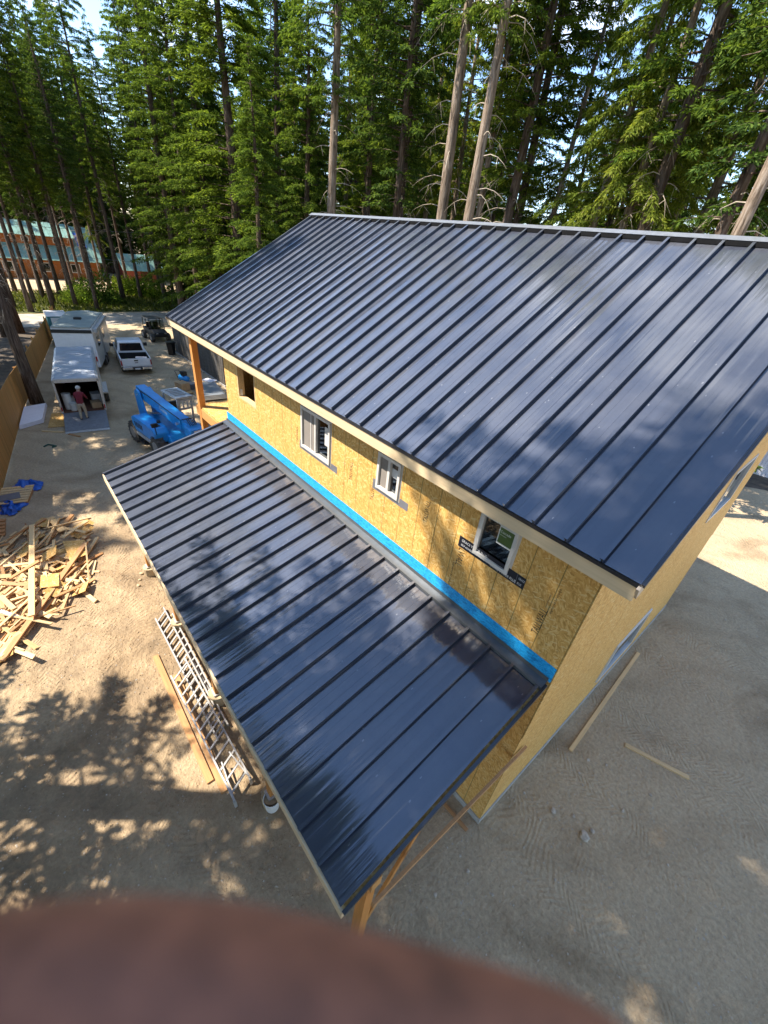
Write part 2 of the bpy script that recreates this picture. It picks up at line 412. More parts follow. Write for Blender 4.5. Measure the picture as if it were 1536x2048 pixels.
def bark(name, c, c2):
    t = NT(name); v = t.obj((9, 9, 1.3), rnd=17)
    f = t.noise(v, 1.0, 6, .65, .6); g = t.noise(t.obj((1, 1, .5), rnd=17), 1.2, 4)
    col = t.ramp(f, [(.34, g3(c, .35)), (.5, c), (.68, c2)])
    col = t.mix(.7, col, t.ramp(g, [(.3, (.55, .55, .55)), (.7, (1.2, 1.15, 1.1))]), 'MULTIPLY')
    return t.pbr(col, .95, 0, t.bump(f, 1.0, .06), .1)
M['bark'] = bark('fir_bark', (.115, .082, .062), (.20, .16, .13))
M['bark_pale'] = bark('pale_bark', (.25, .19, .14), (.38, .32, .26))
M['twig'] = simple('bleached_dead_twigs', (.40, .33, .25), .95, var=.3)
M['fol'] = foliage('fir_needles', (.036, .062, .015), (.094, .150, .029), (.190, .255, .052), .46)
M['fol_y'] = foliage('hemlock_needles', (.055, .080, .014), (.145, .190, .032), (.26, .295, .062), .5)
M['fol_d'] = foliage('dark_fir_needles', (.026, .048, .015), (.062, .106, .027), (.130, .185, .042), .40)
M['leaf'] = foliage('bright_shrub_leaves', (.05, .09, .012), (.12, .18, .025), (.22, .28, .05), .4)
M['grassm'] = foliage('verge_grass', (.035, .05, .012), (.08, .10, .022), (.16, .17, .045), .35)
t = NT('grass_soil'); M['grass_soil'] = t.pbr(t.ramp(t.noise(t.obj(), 1.5, 6, .7), [(.3, (.045, .05, .018)), (.7, (.11, .11, .04))]), .95, 0, None, .1)
t = NT('galvanised_sheet'); M['sheets'] = t.pbr((.36, .39, .42), .35, .6)

# ------------------------------------------------------------------ setting
gm = MB(); gm.add([(-700, -700, 0), (700, -700, 0), (700, 700, 0), (-700, 700, 0)], [(0, 1, 2, 3)])
tag(gm.build('ground', M['dirt']), kind='structure')
def sheet(name, pts, z, mat):
    b = MB(); b.add([(x, y, z) for x, y in pts], [tuple(range(len(pts)))])
    return tag(b.build(name, mat), kind='structure')
FH = lambda x: 4.62 - .157 * (x - 27.2) if x < 27.2 else 4.62 - .199 * (x - 27.2)     # line of the left fence
sheet('forest_floor', [(-30, 26), (-30, 12), (8, 10.0), (14, FH(14) + .25), (27.2, FH(27.2) + .25), (48, FH(48) + .25), (52, 6), (52, 80), (-30, 80)], .004, M['duff'])
sheet('forest_floor', [(-40, -24), (0, -25), (13, -15.5), (27, -11.5), (60, -16), (160, -60), (160, -300), (-40, -300)], .004, M['duff'])
sheet('gravel_road', [(49, 30), (49, 4), (51.5, -30), (57.2, -30), (55.6, -4), (55, 30)], .008, M['gravel'])
sheet('grass_verge', [(55.6, 6), (56.2, -4), (57.6, -24), (72, -30), (70, 6)], .004, M['grass_soil'])

# ------------------------------------------------------------------ the house
HL, HD = 10.5, 9.84                    # wall length along x, depth along -y
RX0, RX1 = -.378, 13.98
EY, EZ, RY, RZ = .30, 6.71, -4.92, 9.78
PITCH = (RZ - EZ) / (EY - RY)
def roof_z(y): return EZ + (EY - y) * PITCH if y > RY else EZ + (y - (2 * RY - EY)) * PITCH
house = thing('house', 'two storey house under construction in bare strand board with black standing seam metal roofs', 'house')
wins = {'a': (5.385, 6.435, 5.37, 6.24), 'b': (3.345, 3.885, 5.615, 6.255), 'c': (1.095, 1.655, 5.63, 6.315)}
open_ = (8.65, 9.68, 5.44, 6.30)
holes = list(wins.values()) + [open_]
SW = 1.2192
def sheet_piece(b, x0, x1, z0, z1, hs, y0=-.011, y1=0.0, side='y'):
    for (a0, a1, c0, c1) in rects(x0, x1, z0, z1, hs):
        if side == 'y': b.box(a0, a1, y0, y1, c0, c1)
        else: b.box(y0, y1, a0, a1, c0, c1)
xs = [0.0]
while xs[-1] < HL - .05: xs.append(min(HL, xs[-1] + SW))
for i in range(len(xs) - 1):
    for (z0, z1) in ((.16, 3.18), (3.184, 6.50)):
        b = MB(); sheet_piece(b, xs[i] + .002, xs[i + 1] - .002, z0, z1, holes)
        b.build('wall_sheet', M['osb_x'], house)
b = MB()
for (a0, a1, c0, c1) in rects(.02, HL - .02, .16, 6.48, holes): b.box(a0, a1, -.15, -.013, c0, c1)
b.build('wall_framing', M['cedar_x'], house)
# gable wall, rows of sheets clipped under the rake
gw = {'up': (-7.86, -6.05, 4.90, 6.08), 'low': (-6.35, -4.35, .75, 2.05)}
ys = [-HD + k * (HD / 8) for k in range(9)]
for i in range(8):
    for (z0, z1) in ((.16, 3.04), (3.046, 6.40)):
        b = MB(); off = 0.0 if z0 < 1 else -.012
        cut = [h for h in gw.values() if h[0] <= ys[i] and h[1] >= ys[i + 1] and z0 < h[2] and h[3] < z1]
        for (za, zb) in ([(z0, cut[0][2]), (cut[0][3], z1)] if cut else [(z0, z1)]):
            b = MB(); sheet_piece(b, ys[i] + .0035, ys[i + 1] - .0035, za, zb, list(gw.values()), off, .012 + off, 'x'); b.build('wall_sheet', M['osb_y'], house)
    pts = [(ys[i] + .0035, 6.405), (ys[i + 1] - .0035, 6.405), (ys[i + 1] - .0035, roof_z(ys[i + 1]) - .10)]
    if ys[i] < RY < ys[i + 1]: pts.append((RY, roof_z(RY) - .10))
    pts.append((ys[i] + .0035, roof_z(ys[i]) - .10))
    b = MB(); b.prism(pts, 'x', -.012, 0); b.build('wall_sheet', M['osb_y'], house)
b = MB()
for (a0, a1, c0, c1) in rects(-HD + .02, -.16, .16, 6.40, list(gw.values())): b.box(.014, .15, a0, a1, c0, c1)
b.build('wall_framing', M['cedar_y'], house)
b = MB(); b.box(HL - .012, HL, -HD, -.012, .16, 6.48); b.box(0, HL, -HD - .012, -HD, .16, 6.48); b.build('rear_wall', M['osb_y'], house)
b = MB(); b.box(-.02, HL + .02, -HD - .02, .02, -.3, .155); b.build('foundation', M['concrete'], house)
b = MB(); b.box(.16, HL - .02, -HD + .02, -.16, 3.95, 4.15); b.build('upper_floor', M['dark_in'], house)
b = MB(); b.box(.16, HL - .02, -3.0, -2.9, 4.15, 6.4); b.box(2.3, 2.4, -2.9, -.16, 4.15, 6.4); b.box(7.6, 7.7, -2.9, -.16, 4.15, 6.4); b.build('inner_wall', M['dark_in'], house)

# upper roof
uroof = bpy.data.objects.new('main_roof', None); C.objects.link(uroof); uroof.parent = house
def seam_panel(wd, L, dy, dz, rib=True):
    """flat pan with a raised seam along its low-x edge, in offsets from its eave corner"""
    d = Vector((0, dy, dz)).normalized(); n = Vector((0, -dz, dy)).normalized()
    if n.z < 0: n = -n
    b = MB()
    def bx(x0, x1, h0, h1, s0=0.0, s1=L):
        P = [Vector((x, 0, 0)) + d * s + n * h for h in (h0, h1) for (x, s) in ((x0, s0), (x1, s0), (x1, s1), (x0, s1))]
        b.add(P, [(0, 3, 2, 1), (4, 5, 6, 7), (0, 1, 5, 4), (1, 2, 6, 5), (2, 3, 7, 6), (3, 0, 4, 7)])
    bx(.014, wd - .002, -.012, 0)
    if rib:
        bx(-.006, .014, -.012, .050); bx(-.018, .024, .050, .064)
    for k in (.33, .67):                       # stiffening ribs, very shallow
        bx(wd * k - .012, wd * k + .012, -.001, .0022)
    return b
LU = math.hypot(EY - RY, RZ - EZ)
pm = seam_panel(.4064, LU - .02, RY - EY, RZ - EZ).mesh('roof_panel', M['metal'])
for i in range(35):
    x = .033 + .4064 * i
    if x + .4064 > RX1:
        put('roof_panel', seam_panel(RX1 - x, LU - .02, RY - EY, RZ - EZ).mesh('roof_panel', M['metal']), uroof, (x, EY, EZ))
    else: put('roof_panel', pm, uroof, (x, EY, EZ))
put('roof_panel', seam_panel(.411, LU - .02, RY - EY, RZ - EZ, False).mesh('roof_panel', M['metal']), uroof, (RX0, EY, EZ))
b = MB(); yb = 2 * RY - EY
b.add([(RX0, yb, EZ), (RX1, yb, EZ), (RX1, RY, RZ), (RX0, RY, RZ)], [(0, 1, 2, 3)])
for i in range(35):
    x = .033 + .4064 * i; b.beam((x, yb, EZ + .02), (x, RY, RZ + .02), .03, .05)
b.build('rear_roof_sheet', M['metal'], uroof)
nz = Vector((0, .507, .862))
b = MB()                                        # roof deck below the metal, both slopes
for (ya, za, yb2, zb) in ((EY - .01, EZ, RY, RZ), (2 * RY - EY + .01, EZ, RY, RZ)):
    b.add([(RX0 + .03, ya, za - .035), (RX1 - .03, ya, za - .035), (RX1 - .03, yb2, zb - .035), (RX0 + .03, yb2, zb - .035),
           (RX0 + .03, ya, za - .065), (RX1 - .03, ya, za - .065), (RX1 - .03, yb2, zb - .065), (RX0 + .03, yb2, zb - .065)],
          [(0, 1, 2, 3), (7, 6, 5, 4), (0, 4, 5, 1), (1, 5, 6, 2), (3, 7, 4, 0)])
b.build('roof_deck', M['osb_flat'], uroof)
b = MB()                                        # ridge cap with its bright upturned edge
for s in (1, -1):
    b.add([(RX0 - .03, RY, RZ + .075), (RX1 + .03, RY, RZ + .075), (RX1 + .03, RY + s * .13, RZ + .075 - .13 * PITCH + .01), (RX0 - .03, RY + s * .13, RZ + .075 - .13 * PITCH + .01)], [(0, 1, 2, 3)])
b.build('ridge_cap', M['ridge'], uroof)
b = MB(); b.beam((RX0, RY + .125, RZ - .035), (RX1, RY + .125, RZ - .035), .02, .06); b.build('ridge_closure', M['closure'], uroof)
b = MB(); b.box(RX0 + .02, RX1 - .02, EY - .045, EY - .006, EZ - .235, EZ - .03); b.build('fascia', M['fascia'], uroof)
b = MB(); b.box(RX0 + .005, RX1, EY - .004, EY + .008, EZ - .055, EZ - .012); b.build('drip_edge', M['trim_black'], uroof)
b = MB(); b.box(RX0 + .05, RX1 - .05, .003, EY - .05, EZ - .245, EZ - .225); b.build('soffit', M['fascia'], uroof)
for xx in (RX0, RX1):
    s = 1 if xx < 0 else -1
    for (ya, yb2) in ((EY, RY), (2 * RY - EY, RY)):
        b = MB(); b.beam((xx + s * .012, ya, EZ - .125), (xx + s * .012, yb2, RZ - .125), .03, .19); b.build('rake_board', M['rake'], uroof)
        b = MB(); b.beam((xx - s * .008, ya, EZ - .008), (xx - s * .008, yb2, RZ - .008), .03, .055); b.build('rake_trim', M['trim_black'], uroof)
b = MB()                                        # rafter tails / lookouts under the far porch
for k in range(5): b.beam((10.9 + k * .7, EY - .05, EZ - .16), (10.9 + k * .7, RY, RZ - .16), .04, .14)
b.build('porch_rafter', M['cedar_y'], uroof)

# porch at the far end: deck, beam, posts
porch = bpy.data.objects.new('porch', None); C.objects.link(porch); porch.parent = house
b = MB(); b.box(HL + .01, 13.15, -4.5, .02, 4.13, 4.17); b.build('deck_sheet', M['osb_flat'], porch)
b = MB(); b.box(HL + .01, 13.2, -.02, .06, 3.83, 4.125); b.build('deck_beam', M['cedar_x'], porch)
for k in range(6):
    b = MB(); x = HL + .25 + k * .48; b.box(x, x + .045, -4.5, -.025, 3.87, 4.12); b.build('joist', M['cedar_y'], porch)
for (x, y) in ((12.84, -.02), (12.84, -4.4)):
    b = MB(); b.box(x - .09, x + .09, y - .09, y + .09, .02, 6.42 if y > -1 else 8.5); b.build('post', M['cedar'], porch)
b = MB(); b.box(HL + .01, 13.6, -.10, .04, 6.28, 6.46); b.build('header_beam', M['cedar_x'], porch)

# lower lean-to roof
LX0, LX1, LY, LZ, LZT = .038, 10.76, 3.35, 3.536, 4.41
lroof = bpy.data.objects.new('lean_to_roof', None); C.objects.link(lroof); lroof.parent = house
dyl, dzl = -(LY - .02), LZT - LZ
LL = math.hypot(dyl, dzl)
pl = seam_panel(.4064, LL - .12, dyl, dzl).mesh('roof_panel', M['metal'])
sx0 = .09
for i in range(27):
    x = sx0 + .4064 * i
    if x > LX1 - .05: break
    if x + .4064 > LX1: put('roof_panel', seam_panel(LX1 - x, LL - .12, dyl, dzl).mesh('roof_panel', M['metal']), lroof, (x, LY, LZ))
    else: put('roof_panel', pl, lroof, (x, LY, LZ))
sl_ = dzl / dyl
def lz(y): return LZ + (y - LY) * sl_
b = MB()
b.add([(LX0, LY - .01, lz(LY) - .02), (LX1, LY - .01, lz(LY) - .02), (LX1, .02, lz(0.02) - .02), (LX0, .02, lz(.02) - .02),
       (LX0, LY - .01, lz(LY) - .05), (LX1, LY - .01, lz(LY) - .05), (LX1, .02, lz(.02) - .05), (LX0, .02, lz(.02) - .05)],
      [(0, 1, 2, 3), (7, 6, 5, 4), (0, 4, 5, 1), (1, 5, 6, 2), (2, 6, 7, 3), (3, 7, 4, 0)])
b.build('roof_deck', M['osb_flat'], lroof)
for xx in (LX0 - .012, LX1 + .012):
    b = MB(); b.beam((xx, LY + .01, lz(LY) - .012), (xx, .03, lz(.03) - .012), .04, .06); b.build('rake_trim', M['trim_black'], lroof)
b = MB(); b.beam((LX0 + .02, LY - .03, lz(LY) - .10), (LX0 + .02, .03, lz(.03) - .10), .03, .09); b.build('rake_board', M['rake'], lroof)
b = MB(); b.box(LX0, LX1, LY - .012, LY + .024, LZ - .20, LZ - .022); b.build('fascia', M['fascia'], lroof)
b = MB()                                        # apron flashing where the roof meets the wall
b.add([(LX0, .012, LZT + .115), (LX1 - .05, .012, LZT + .115), (LX1 - .05, .022, LZT + .055), (LX0, .022, LZT + .055), (LX0, .15, lz(.15) + .062), (LX1 - .05, .15, lz(.15) + .062), (LX0, .155, lz(.155) + .02), (LX1 - .05, .155, lz(.155) + .02)],
      [(0, 1, 2, 3), (3, 2, 5, 4), (4, 5, 7, 6)])
b.build('apron_flashing', M['flash'], lroof)
b = MB(); b.box(.003, 10.64, .002, .006, LZT + .05, LZT + .335); b.build('blue_membrane_strip', M['blue_strip'], house)
for k in range(18):
    x = .25 + k * .61; b = MB(); b.beam((x, LY - .05, lz(LY) - .13), (x, .03, lz(.03) - .13), .04, .14); b.build('rafter', M['cedar_y'], lroof)
b = MB(); b.box(.02, 10.72, 2.84, 2.98, 3.22, 3.46); b.build('header_beam', M['cedar_x'], lroof)
px_posts = [.14, 2.76, 5.38, 8.0, 10.62]
for x in px_posts:
    b = MB(); b.box(x - .07, x + .07, 2.84, 2.98, .28, 3.22); po = b.build('post', M['cedar'], lroof)
    b = MB(); b.tube([(x, 2.91, -.05), (x, 2.91, .28)], .2, 14); b.build('post_footing', M['footing'], po)
    b = MB(); b.box(x - .1, x + .1, 2.8, 3.02, .28, .33); b.build('post_base', M['alu'], po)
b = MB(); b.beam((-.045, 2.99, 3.06), (-.045, -.35, 2.44), .04, .09); b.build('temporary_brace', M['stud_brown'], lroof)
b = MB(); b.beam((.1, 2.98, 1.2), (.1, 2.2, 3.3), .04, .09); b.build('knee_brace', M['cedar'], lroof)

# windows
def window(hole, plane, kind):
    a0, a1, c0, c1 = hole
    w_ = bpy.data.objects.new('window', None); C.objects.link(w_); w_.parent = house
    def bx(b, p0, p1, q0, q1, d0, d1):
        if plane == 'y': b.box(p0, p1, d0, d1, q0, q1)
        else: b.box(-d0, -d1, p0, p1, q0, q1)
    T = .036
    f = MB()
    for (p0, p1, q0, q1) in ((a0 - .02, a1 + .02, c0 - .02, c0 + T), (a0 - .02, a1 + .02, c1 - T, c1 + .02), (a0 - .02, a0 + T, c0 + T, c1 - T), (a1 - T, a1 + .02, c0 + T, c1 - T)):
        bx(f, p0, p1, q0, q1, -.06, .035)
    f.build('frame', M['vinyl'], w_, bevel=.006)
    fl = MB()                                   # nailing fin
    for (p0, p1, q0, q1) in rects(a0 - .05, a1 + .05, c0 - .05, c1 + .05, [(a0 - .018, a1 + .018, c0 - .018, c1 + .018)]):
        bx(fl, p0, p1, q0, q1, .002, .005)
    fl.build('nailing_fin', M['vinyl'], w_)
    if kind == 'fixed':
        g = MB(); bx(g, a0 + T, a1 - T, c0 + T, c1 - T, -.02, -.015); g.build('pane', M['glass'], w_)
    else:
        mid = (a0 + a1) / 2
        f = MB(); bx(f, mid - .025, mid + .025, c0 + T, c1 - T, -.05, .02); f.build('mullion', M['vinyl'], w_)
        g = MB(); bx(g, mid + .025, a1 - T, c0 + T, c1 - T, -.006, -.003); g.build('insect_screen', M['screen'], w_)
        g = MB(); bx(g, a0 + T, a1 - T, c0 + T, c1 - T, -.04, -.035); g.build('pane', M['glass'], w_)
        f = MB(); s0 = mid + .025
        if a1 - a0 > .8 : bx(f, s0 + .14, s0 + .165, c0 + T, c1 - T, .0, .006)
        else: bx(f, s0, s0 + .02, c0 + T, c1 - T, 0, .006)
        f.build('sash', M['vinyl'], w_)
        f = MB(); bx(f, a0 + .09, a0 + .24, c0 + .32, c1 - .16, -.034, -.032); f.build('sticker', M['ink_white'] if kind == 'slide_b' else M['vinyl'], w_)
    return w_
wa = window(wins['a'], 'y', 'slide'); wb = window(wins['b'], 'y', 'slide_b'); wc = window(wins['c'], 'y', 'fixed')
window(gw['up'], 'x', 'fixed'); window(gw['low'], 'x', 'fixed')
for nm, (w_, (a0, a1, c0, c1)) in {'a': (wa, wins['a']), 'b': (wb, wins['b'])}.items():
    b = MB(); b.box(a0 - .27, a1 + .12, .001, .0022, c0 - .10, c0 - .035); b.box(a0 - .27, a0 - .06, .001, .0022, c0 - .035, c0 + .05); b.box(a1 + .055, a1 + .12, .001, .0022, c0 - .035, c0 + .10)
    b.build('sill_tape', M['tape_grey'], w_)
# rough opening jambs
ro = bpy.data.objects.new('window_opening', None); C.objects.link(ro); ro.parent = house
a0, a1, c0, c1 = open_
b = MB()
b.box(a0, a0 + .04, -.16, .004, c0 + .04, c1 - .04); b.box(a1 - .04, a1, -.16, .004, c0 + .04, c1 - .04); b.box(a0, a1, -.16, .004, c0, c0 + .04); b.box(a0, a1, -.16, .004, c1 - .04, c1)
b.build('jamb', M['stud'], ro)
b = MB(); b.box(a1 - .06, a1 - .041, -.09, -.04, c0 + .06, c0 + .22); b.build('paper_tag', M['ink_white'], ro)
# black tape band and green sticker on the near window
b = MB(); a0, a1, c0, c1 = wins['c']
b.box(.80, 1.95, .0062, .0076, 5.55, 5.735)
tp = b.build('sill_tape', M['tape'], wc)
b = MB(); b.box(1.15, 1.37, -.013, -.011, 5.99, 6.23); st = b.build('sticker', M['green_label'], wc)
b = MB()
for (p0, p1, q0, q1) in rects(1.13, 1.385, 5.965, 6.25, [(1.151, 1.369, 5.991, 6.229)]): b.box(p0, p1, -.0135, -.0115, q0, q1)
b.build('sticker_border', M['ink_white'], wc)
b = MB()
for q in (.93, 1.42): b.box(q, q + .006, .0077, .0081, 5.552, 5.733)
b.build('tape_joint', M['tape_grey'], wc)

def text(body, size, mat, parent, loc, rot, name='printed_text', xs_=1.0):
    cu = bpy.data.curves.new('t', 'FONT'); cu.body = body; cu.size = size; cu.extrude = .0004; cu.resolution_u = 2
    o = bpy.data.objects.new('t', cu); C.objects.link(o)
    dg = bpy.context.evaluated_depsgraph_get(); me = bpy.data.meshes.new_from_object(o.evaluated_get(dg))
    bpy.data.objects.remove(o); bpy.data.curves.remove(cu)
    me.materials.clear(); me.materials.append(mat)
    q = put(name, me, parent, loc, rot); q.scale = (xs_, 1, 1)
    return q
PI = math.pi
# the wall faces +y: text runs along -x when read upright
UP = (PI / 2, 0, PI)
def vert(loc, body, size, flip=False, xs_=1.0):
    o = text(body, size, M['ink'], house, loc, (0, 0, 0), xs_=xs_)
    mm = Matrix((( 0, -1, 0), (0, 0, 1), (1, 0, 0))).transposed() if False else None
    # columns: text x axis -> +z (or -z), text y axis -> +x (or -x), normal -> +y
    s = -1 if flip else 1
    X = Vector((0, 0, s)); Y = Vector((s, 0, 0)); N = X.cross(Y)
    rm = Matrix((X, Y, N)).transposed().to_4x4()
    rm.translation = Vector(loc); o.matrix_local = rm @ Matrix.Diagonal((xs_, 1, 1, 1))
    return o
vert((.40, .0008, 5.03), 'TALLWALL', .15, xs_=.62)
vert((.355, .0008, 5.48), 'engineered for strength', .045)
vert((.44, .0008, 5.52), 'structural panel', .035)
vert((1.92, .0008, 5.72), 'TALLWALL', .17, True, .62)
vert((1.96, .0008, 5.22), 'engineered for strength', .05, True)
vert((2.62, .0008, 5.55), 'TALLWALL', .13, xs_=.62)
vert((3.95, .0008, 5.25), 'TALLWALL', .13, xs_=.62)
vert((4.62, .0008, 5.35), 'TALLWALL', .13, xs_=.62)
vert((6.62, .0008, 5.35), 'TALLWALL', .12, xs_=.62)
text('GRACE VYCOR PLUS', .062, M['ink_white'], wc, (1.90, .0079, 5.655), UP, xs_=.8)
text('SELF ADHERED FLASHING', .045, M['ink_white'], wc, (1.90, .0079, 5.585), UP, xs_=.85)
text('GRACE VYCOR PLUS', .062, M['ink_white'], wc, (1.36, .0079, 5.575), UP, xs_=.75)
text('GRACE', .05, M['ink_white'], wc, (.905, .0079, 5.66), UP, xs_=.6)
text('PLUS', .05, M['ink_white'], wc, (.905, .0079, 5.58), UP, xs_=.6)
text('Cascade', .055, M['ink_white'], wc, (1.36, -.0108, 6.15), UP, xs_=.9)
text('WINDOWS', .02, M['ink_white'], wc, (1.36, -.0108, 6.11), UP)

# ------------------------------------------------------------------ small things round the house
def board(name, p, q, wd, th, mat, label=None, cat='plank', group=None, roll=0.0):
    p = Vector(p); q = Vector(q); L = (q - p).length
    b = MB(); b.box(-L / 2, L / 2, -wd / 2, wd / 2, -th / 2, th / 2)
    o = put(name, b.mesh(name, mat, bevel=.003), None, (p + q) / 2)
    d = (q - p).normalized()
    o.rotation_euler = (roll, -math.asin(max(-1, min(1, d.z))), math.atan2(d.y, d.x))
    return tag(o, label, cat, group)
def lay(pa, pb, th=.04): return G(*pa, th / 2), G(*pb, th / 2)
board('plank', *lay((311, 1312), (421, 1564)), .13, .05, M['stud_brown'], 'long brown plank on the dirt left of the aluminium ladders', 'plank')
board('plank', *lay((352, 1350), (449, 1584)), .13, .05, M['stud_brown'], 'brown plank lying partly under the ladder beside another plank', 'plank')
board('stud', *lay((1141, 1501), (1277, 1306)), .09, .04, M['stud'], 'long pale stud lying on the dirt alongside the gable wall', 'board')
board('stud', *lay((1250, 1489), (1378, 1556)), .09, .04, M['stud'], 'short pale stud lying alone on the grey dirt to the right', 'board')
board('stud', *lay((889, 1608), (934, 1661)), .07, .03, M['stud_brown'], 'short brown stick on the ground below the lean-to roof corner', 'board')
# bucket
t_ = thing('bucket', 'white plastic bucket on the ground below the edge of the lower roof', 'bucket', G(545, 1612))
b = MB(); b.tube([(0, 0, 0), (0, 0, .34)], [.125, .15], 18, cap=False); b.tube([(0, 0, .02), (0, 0, .021)], .12, 18); b.build('body', M['bucket'], t_, smooth=False)
b = MB(); b.tube([(.153 * math.cos(a), .153 * math.sin(a), .33) for a in np.linspace(0, 2 * PI, 19)], .008, 5); b.build('rim', M['bucket'], t_)
b = MB(); b.tube([(.15 * math.cos(a), -.02, .32 - .13 * math.sin(a)) for a in np.linspace(0, PI, 9)], .004, 4); b.build('handle', M['alu'], t_)

def ladder(name, label, a0, a1, b0, b1, z0, z1, nr, flare=False):
    """rail a runs a0>a1, rail b runs b0>b1 (photo pixels), lying between heights z0 and z1"""
    A0, A1, B0, B1 = G(*a0, z0), G(*a1, z1), G(*b0, z0), G(*b1, z1)
    o = (A0 + A1 + B0 + B1) / 4; o.z = 0
    t_ = thing(name, label, 'ladder', o)
    for (p, q) in ((A0, A1), (B0, B1)):
        b = MB(); b.beam(p - o, q - o, .03, .075); b.build('rail', M['alu'], t_)
    me = None
    for k in range(nr):
        f = (k + .6) / (nr + .2)
        p = A0.lerp(A1, f) - o; q = B0.lerp(B1, f) - o
        b = MB(); b.beam(p, q, .035, .03); b.build('rung', M['alu'], t_)
    return t_, A0 - o, A1 - o, B0 - o, B1 - o
l1, *_r = ladder('extension_ladder', 'long aluminium ladder lying beside the posts under the lower roof edge', (311, 1238), (436, 1480), (327, 1216), (456, 1450), .08, .08, 17)
l1b, *_r = ladder('extension_ladder', 'second aluminium ladder section stacked half over the long ladder by the posts', (338, 1236), (428, 1412), (345, 1228), (436, 1404), .17, .17, 12)
l2, A0, A1, B0, B1 = ladder('tripod_ladder', 'aluminium orchard ladder with flared feet lying on top nearest the camera', (342, 1353), (469, 1602), (369, 1316), (500, 1556), .22, .20, 13)
b = MB(); b.beam(A1, A1 + (A1 - A0).normalized() * .03 + Vector((0, 0, -.16)), .05, .05); b.beam(B1, B1 + (B1 - B0).normalized() * .03 + Vector((0, 0, -.16)), .05, .05); b.build('foot', M['alu'], l2)
d = (A0 - A1).normalized()
for (P, Q) in ((A1, B1), (B1, A1)):
    b = MB(); b.beam(P + Vector((0, 0, .01)), P.lerp(Q, .25) + d * .75 + Vector((0, 0, .02)), .025, .025); b.build('brace', M['alu'], l2)

# rocks (the few one can count) and loose gravel
def rock(u, v, r, lab, grp=None, z=0.0, mat='stone'):
    rr = random.Random(u * 7 + v); p = G(u, v, 0)
    import bmesh
    bm = bmesh.new(); bmesh.ops.create_icosphere(bm, subdivisions=2, radius=r)
    for vv in bm.verts: vv.co *= rr.uniform(.8, 1.15); vv.co.z *= .65
    me = bpy.data.meshes.new('rock'); bm.to_mesh(me); bm.free(); me.materials.append(M[mat])
    o = put('rock', me, None, (p.x, p.y, r * .3)); o.rotation_euler = (0, 0, rr.uniform(0, 6))
    tag(o, lab, 'rock', grp)
rock(1168, 1674, .10, 'largest grey rock on the dirt right of the house corner')
rock(1106, 1622, .06, 'grey rock on the dirt nearest the gable wall corner')
rock(1184, 1662, .05, 'small grey rock touching the largest rock on the dirt')
for q in ((1048, 1586), (1158, 1546), (1146, 1632), (1080, 1640), (1245, 1622), (1212, 1530), (1165, 1570), (1300, 1590), (920, 1712), (935, 1742), (1335, 1730), (1110, 1760), (870, 1790), (1175, 1520), (600, 1690), (985, 1790), (1450, 1240)):
    rock(q[0], q[1], random.uniform(.025, .045), 'small grey stone scattered on the shaded dirt right of the house', 'small stones on the shaded dirt')
for i, q in enumerate(((283, 1148), (280, 1160), (290, 1138), (345, 1232), (350, 1222), (277, 1172))):
    rock(q[0], q[1], random.uniform(.03, .06), 'pale dirt clod beside a post footing under the lower roof', 'clods by the post footings', mat='footing')
def scatter_stuff(name, n, region, size, mat, seed):
    rg = np.random.default_rng(seed); b = MB()
    for k in range(n):
        x, y = region(rg); s = size * rg.uniform(.4, 1.4); a = rg.uniform(0, 6.28)
        c, sn = math.cos(a) * s, math.sin(a) * s
        h = s * rg.uniform(.5, 1.0)
        b.add([(x + c, y + sn, 0), (x - sn * .8, y + c * .8, 0), (x - c, y - sn, 0), (x + sn * .9, y - c * .9, 0), (x + c * .2, y + sn * .2, h)], [(0, 1, 4), (1, 2, 4), (2, 3, 4), (3, 0, 4)])
    return tag(b.build(name, mat), kind='stuff')
def reg1(rg):
    while True:
        x, y = rg.uniform(-6, 22), rg.uniform(-9, 7)
        if not (-.1 < x < 10.6 and y < .1): return x, y
scatter_stuff('loose_gravel', 5200, reg1, .016, M['stone'], 3)
def dirtclod(rg):
    while True:
        x, y = rg.uniform(0, 15), rg.uniform(1.5, 6.5)
        return x, y
scatter_stuff('dirt_crumbs', 4200, dirtclod, .022, M['dirt'], 4)

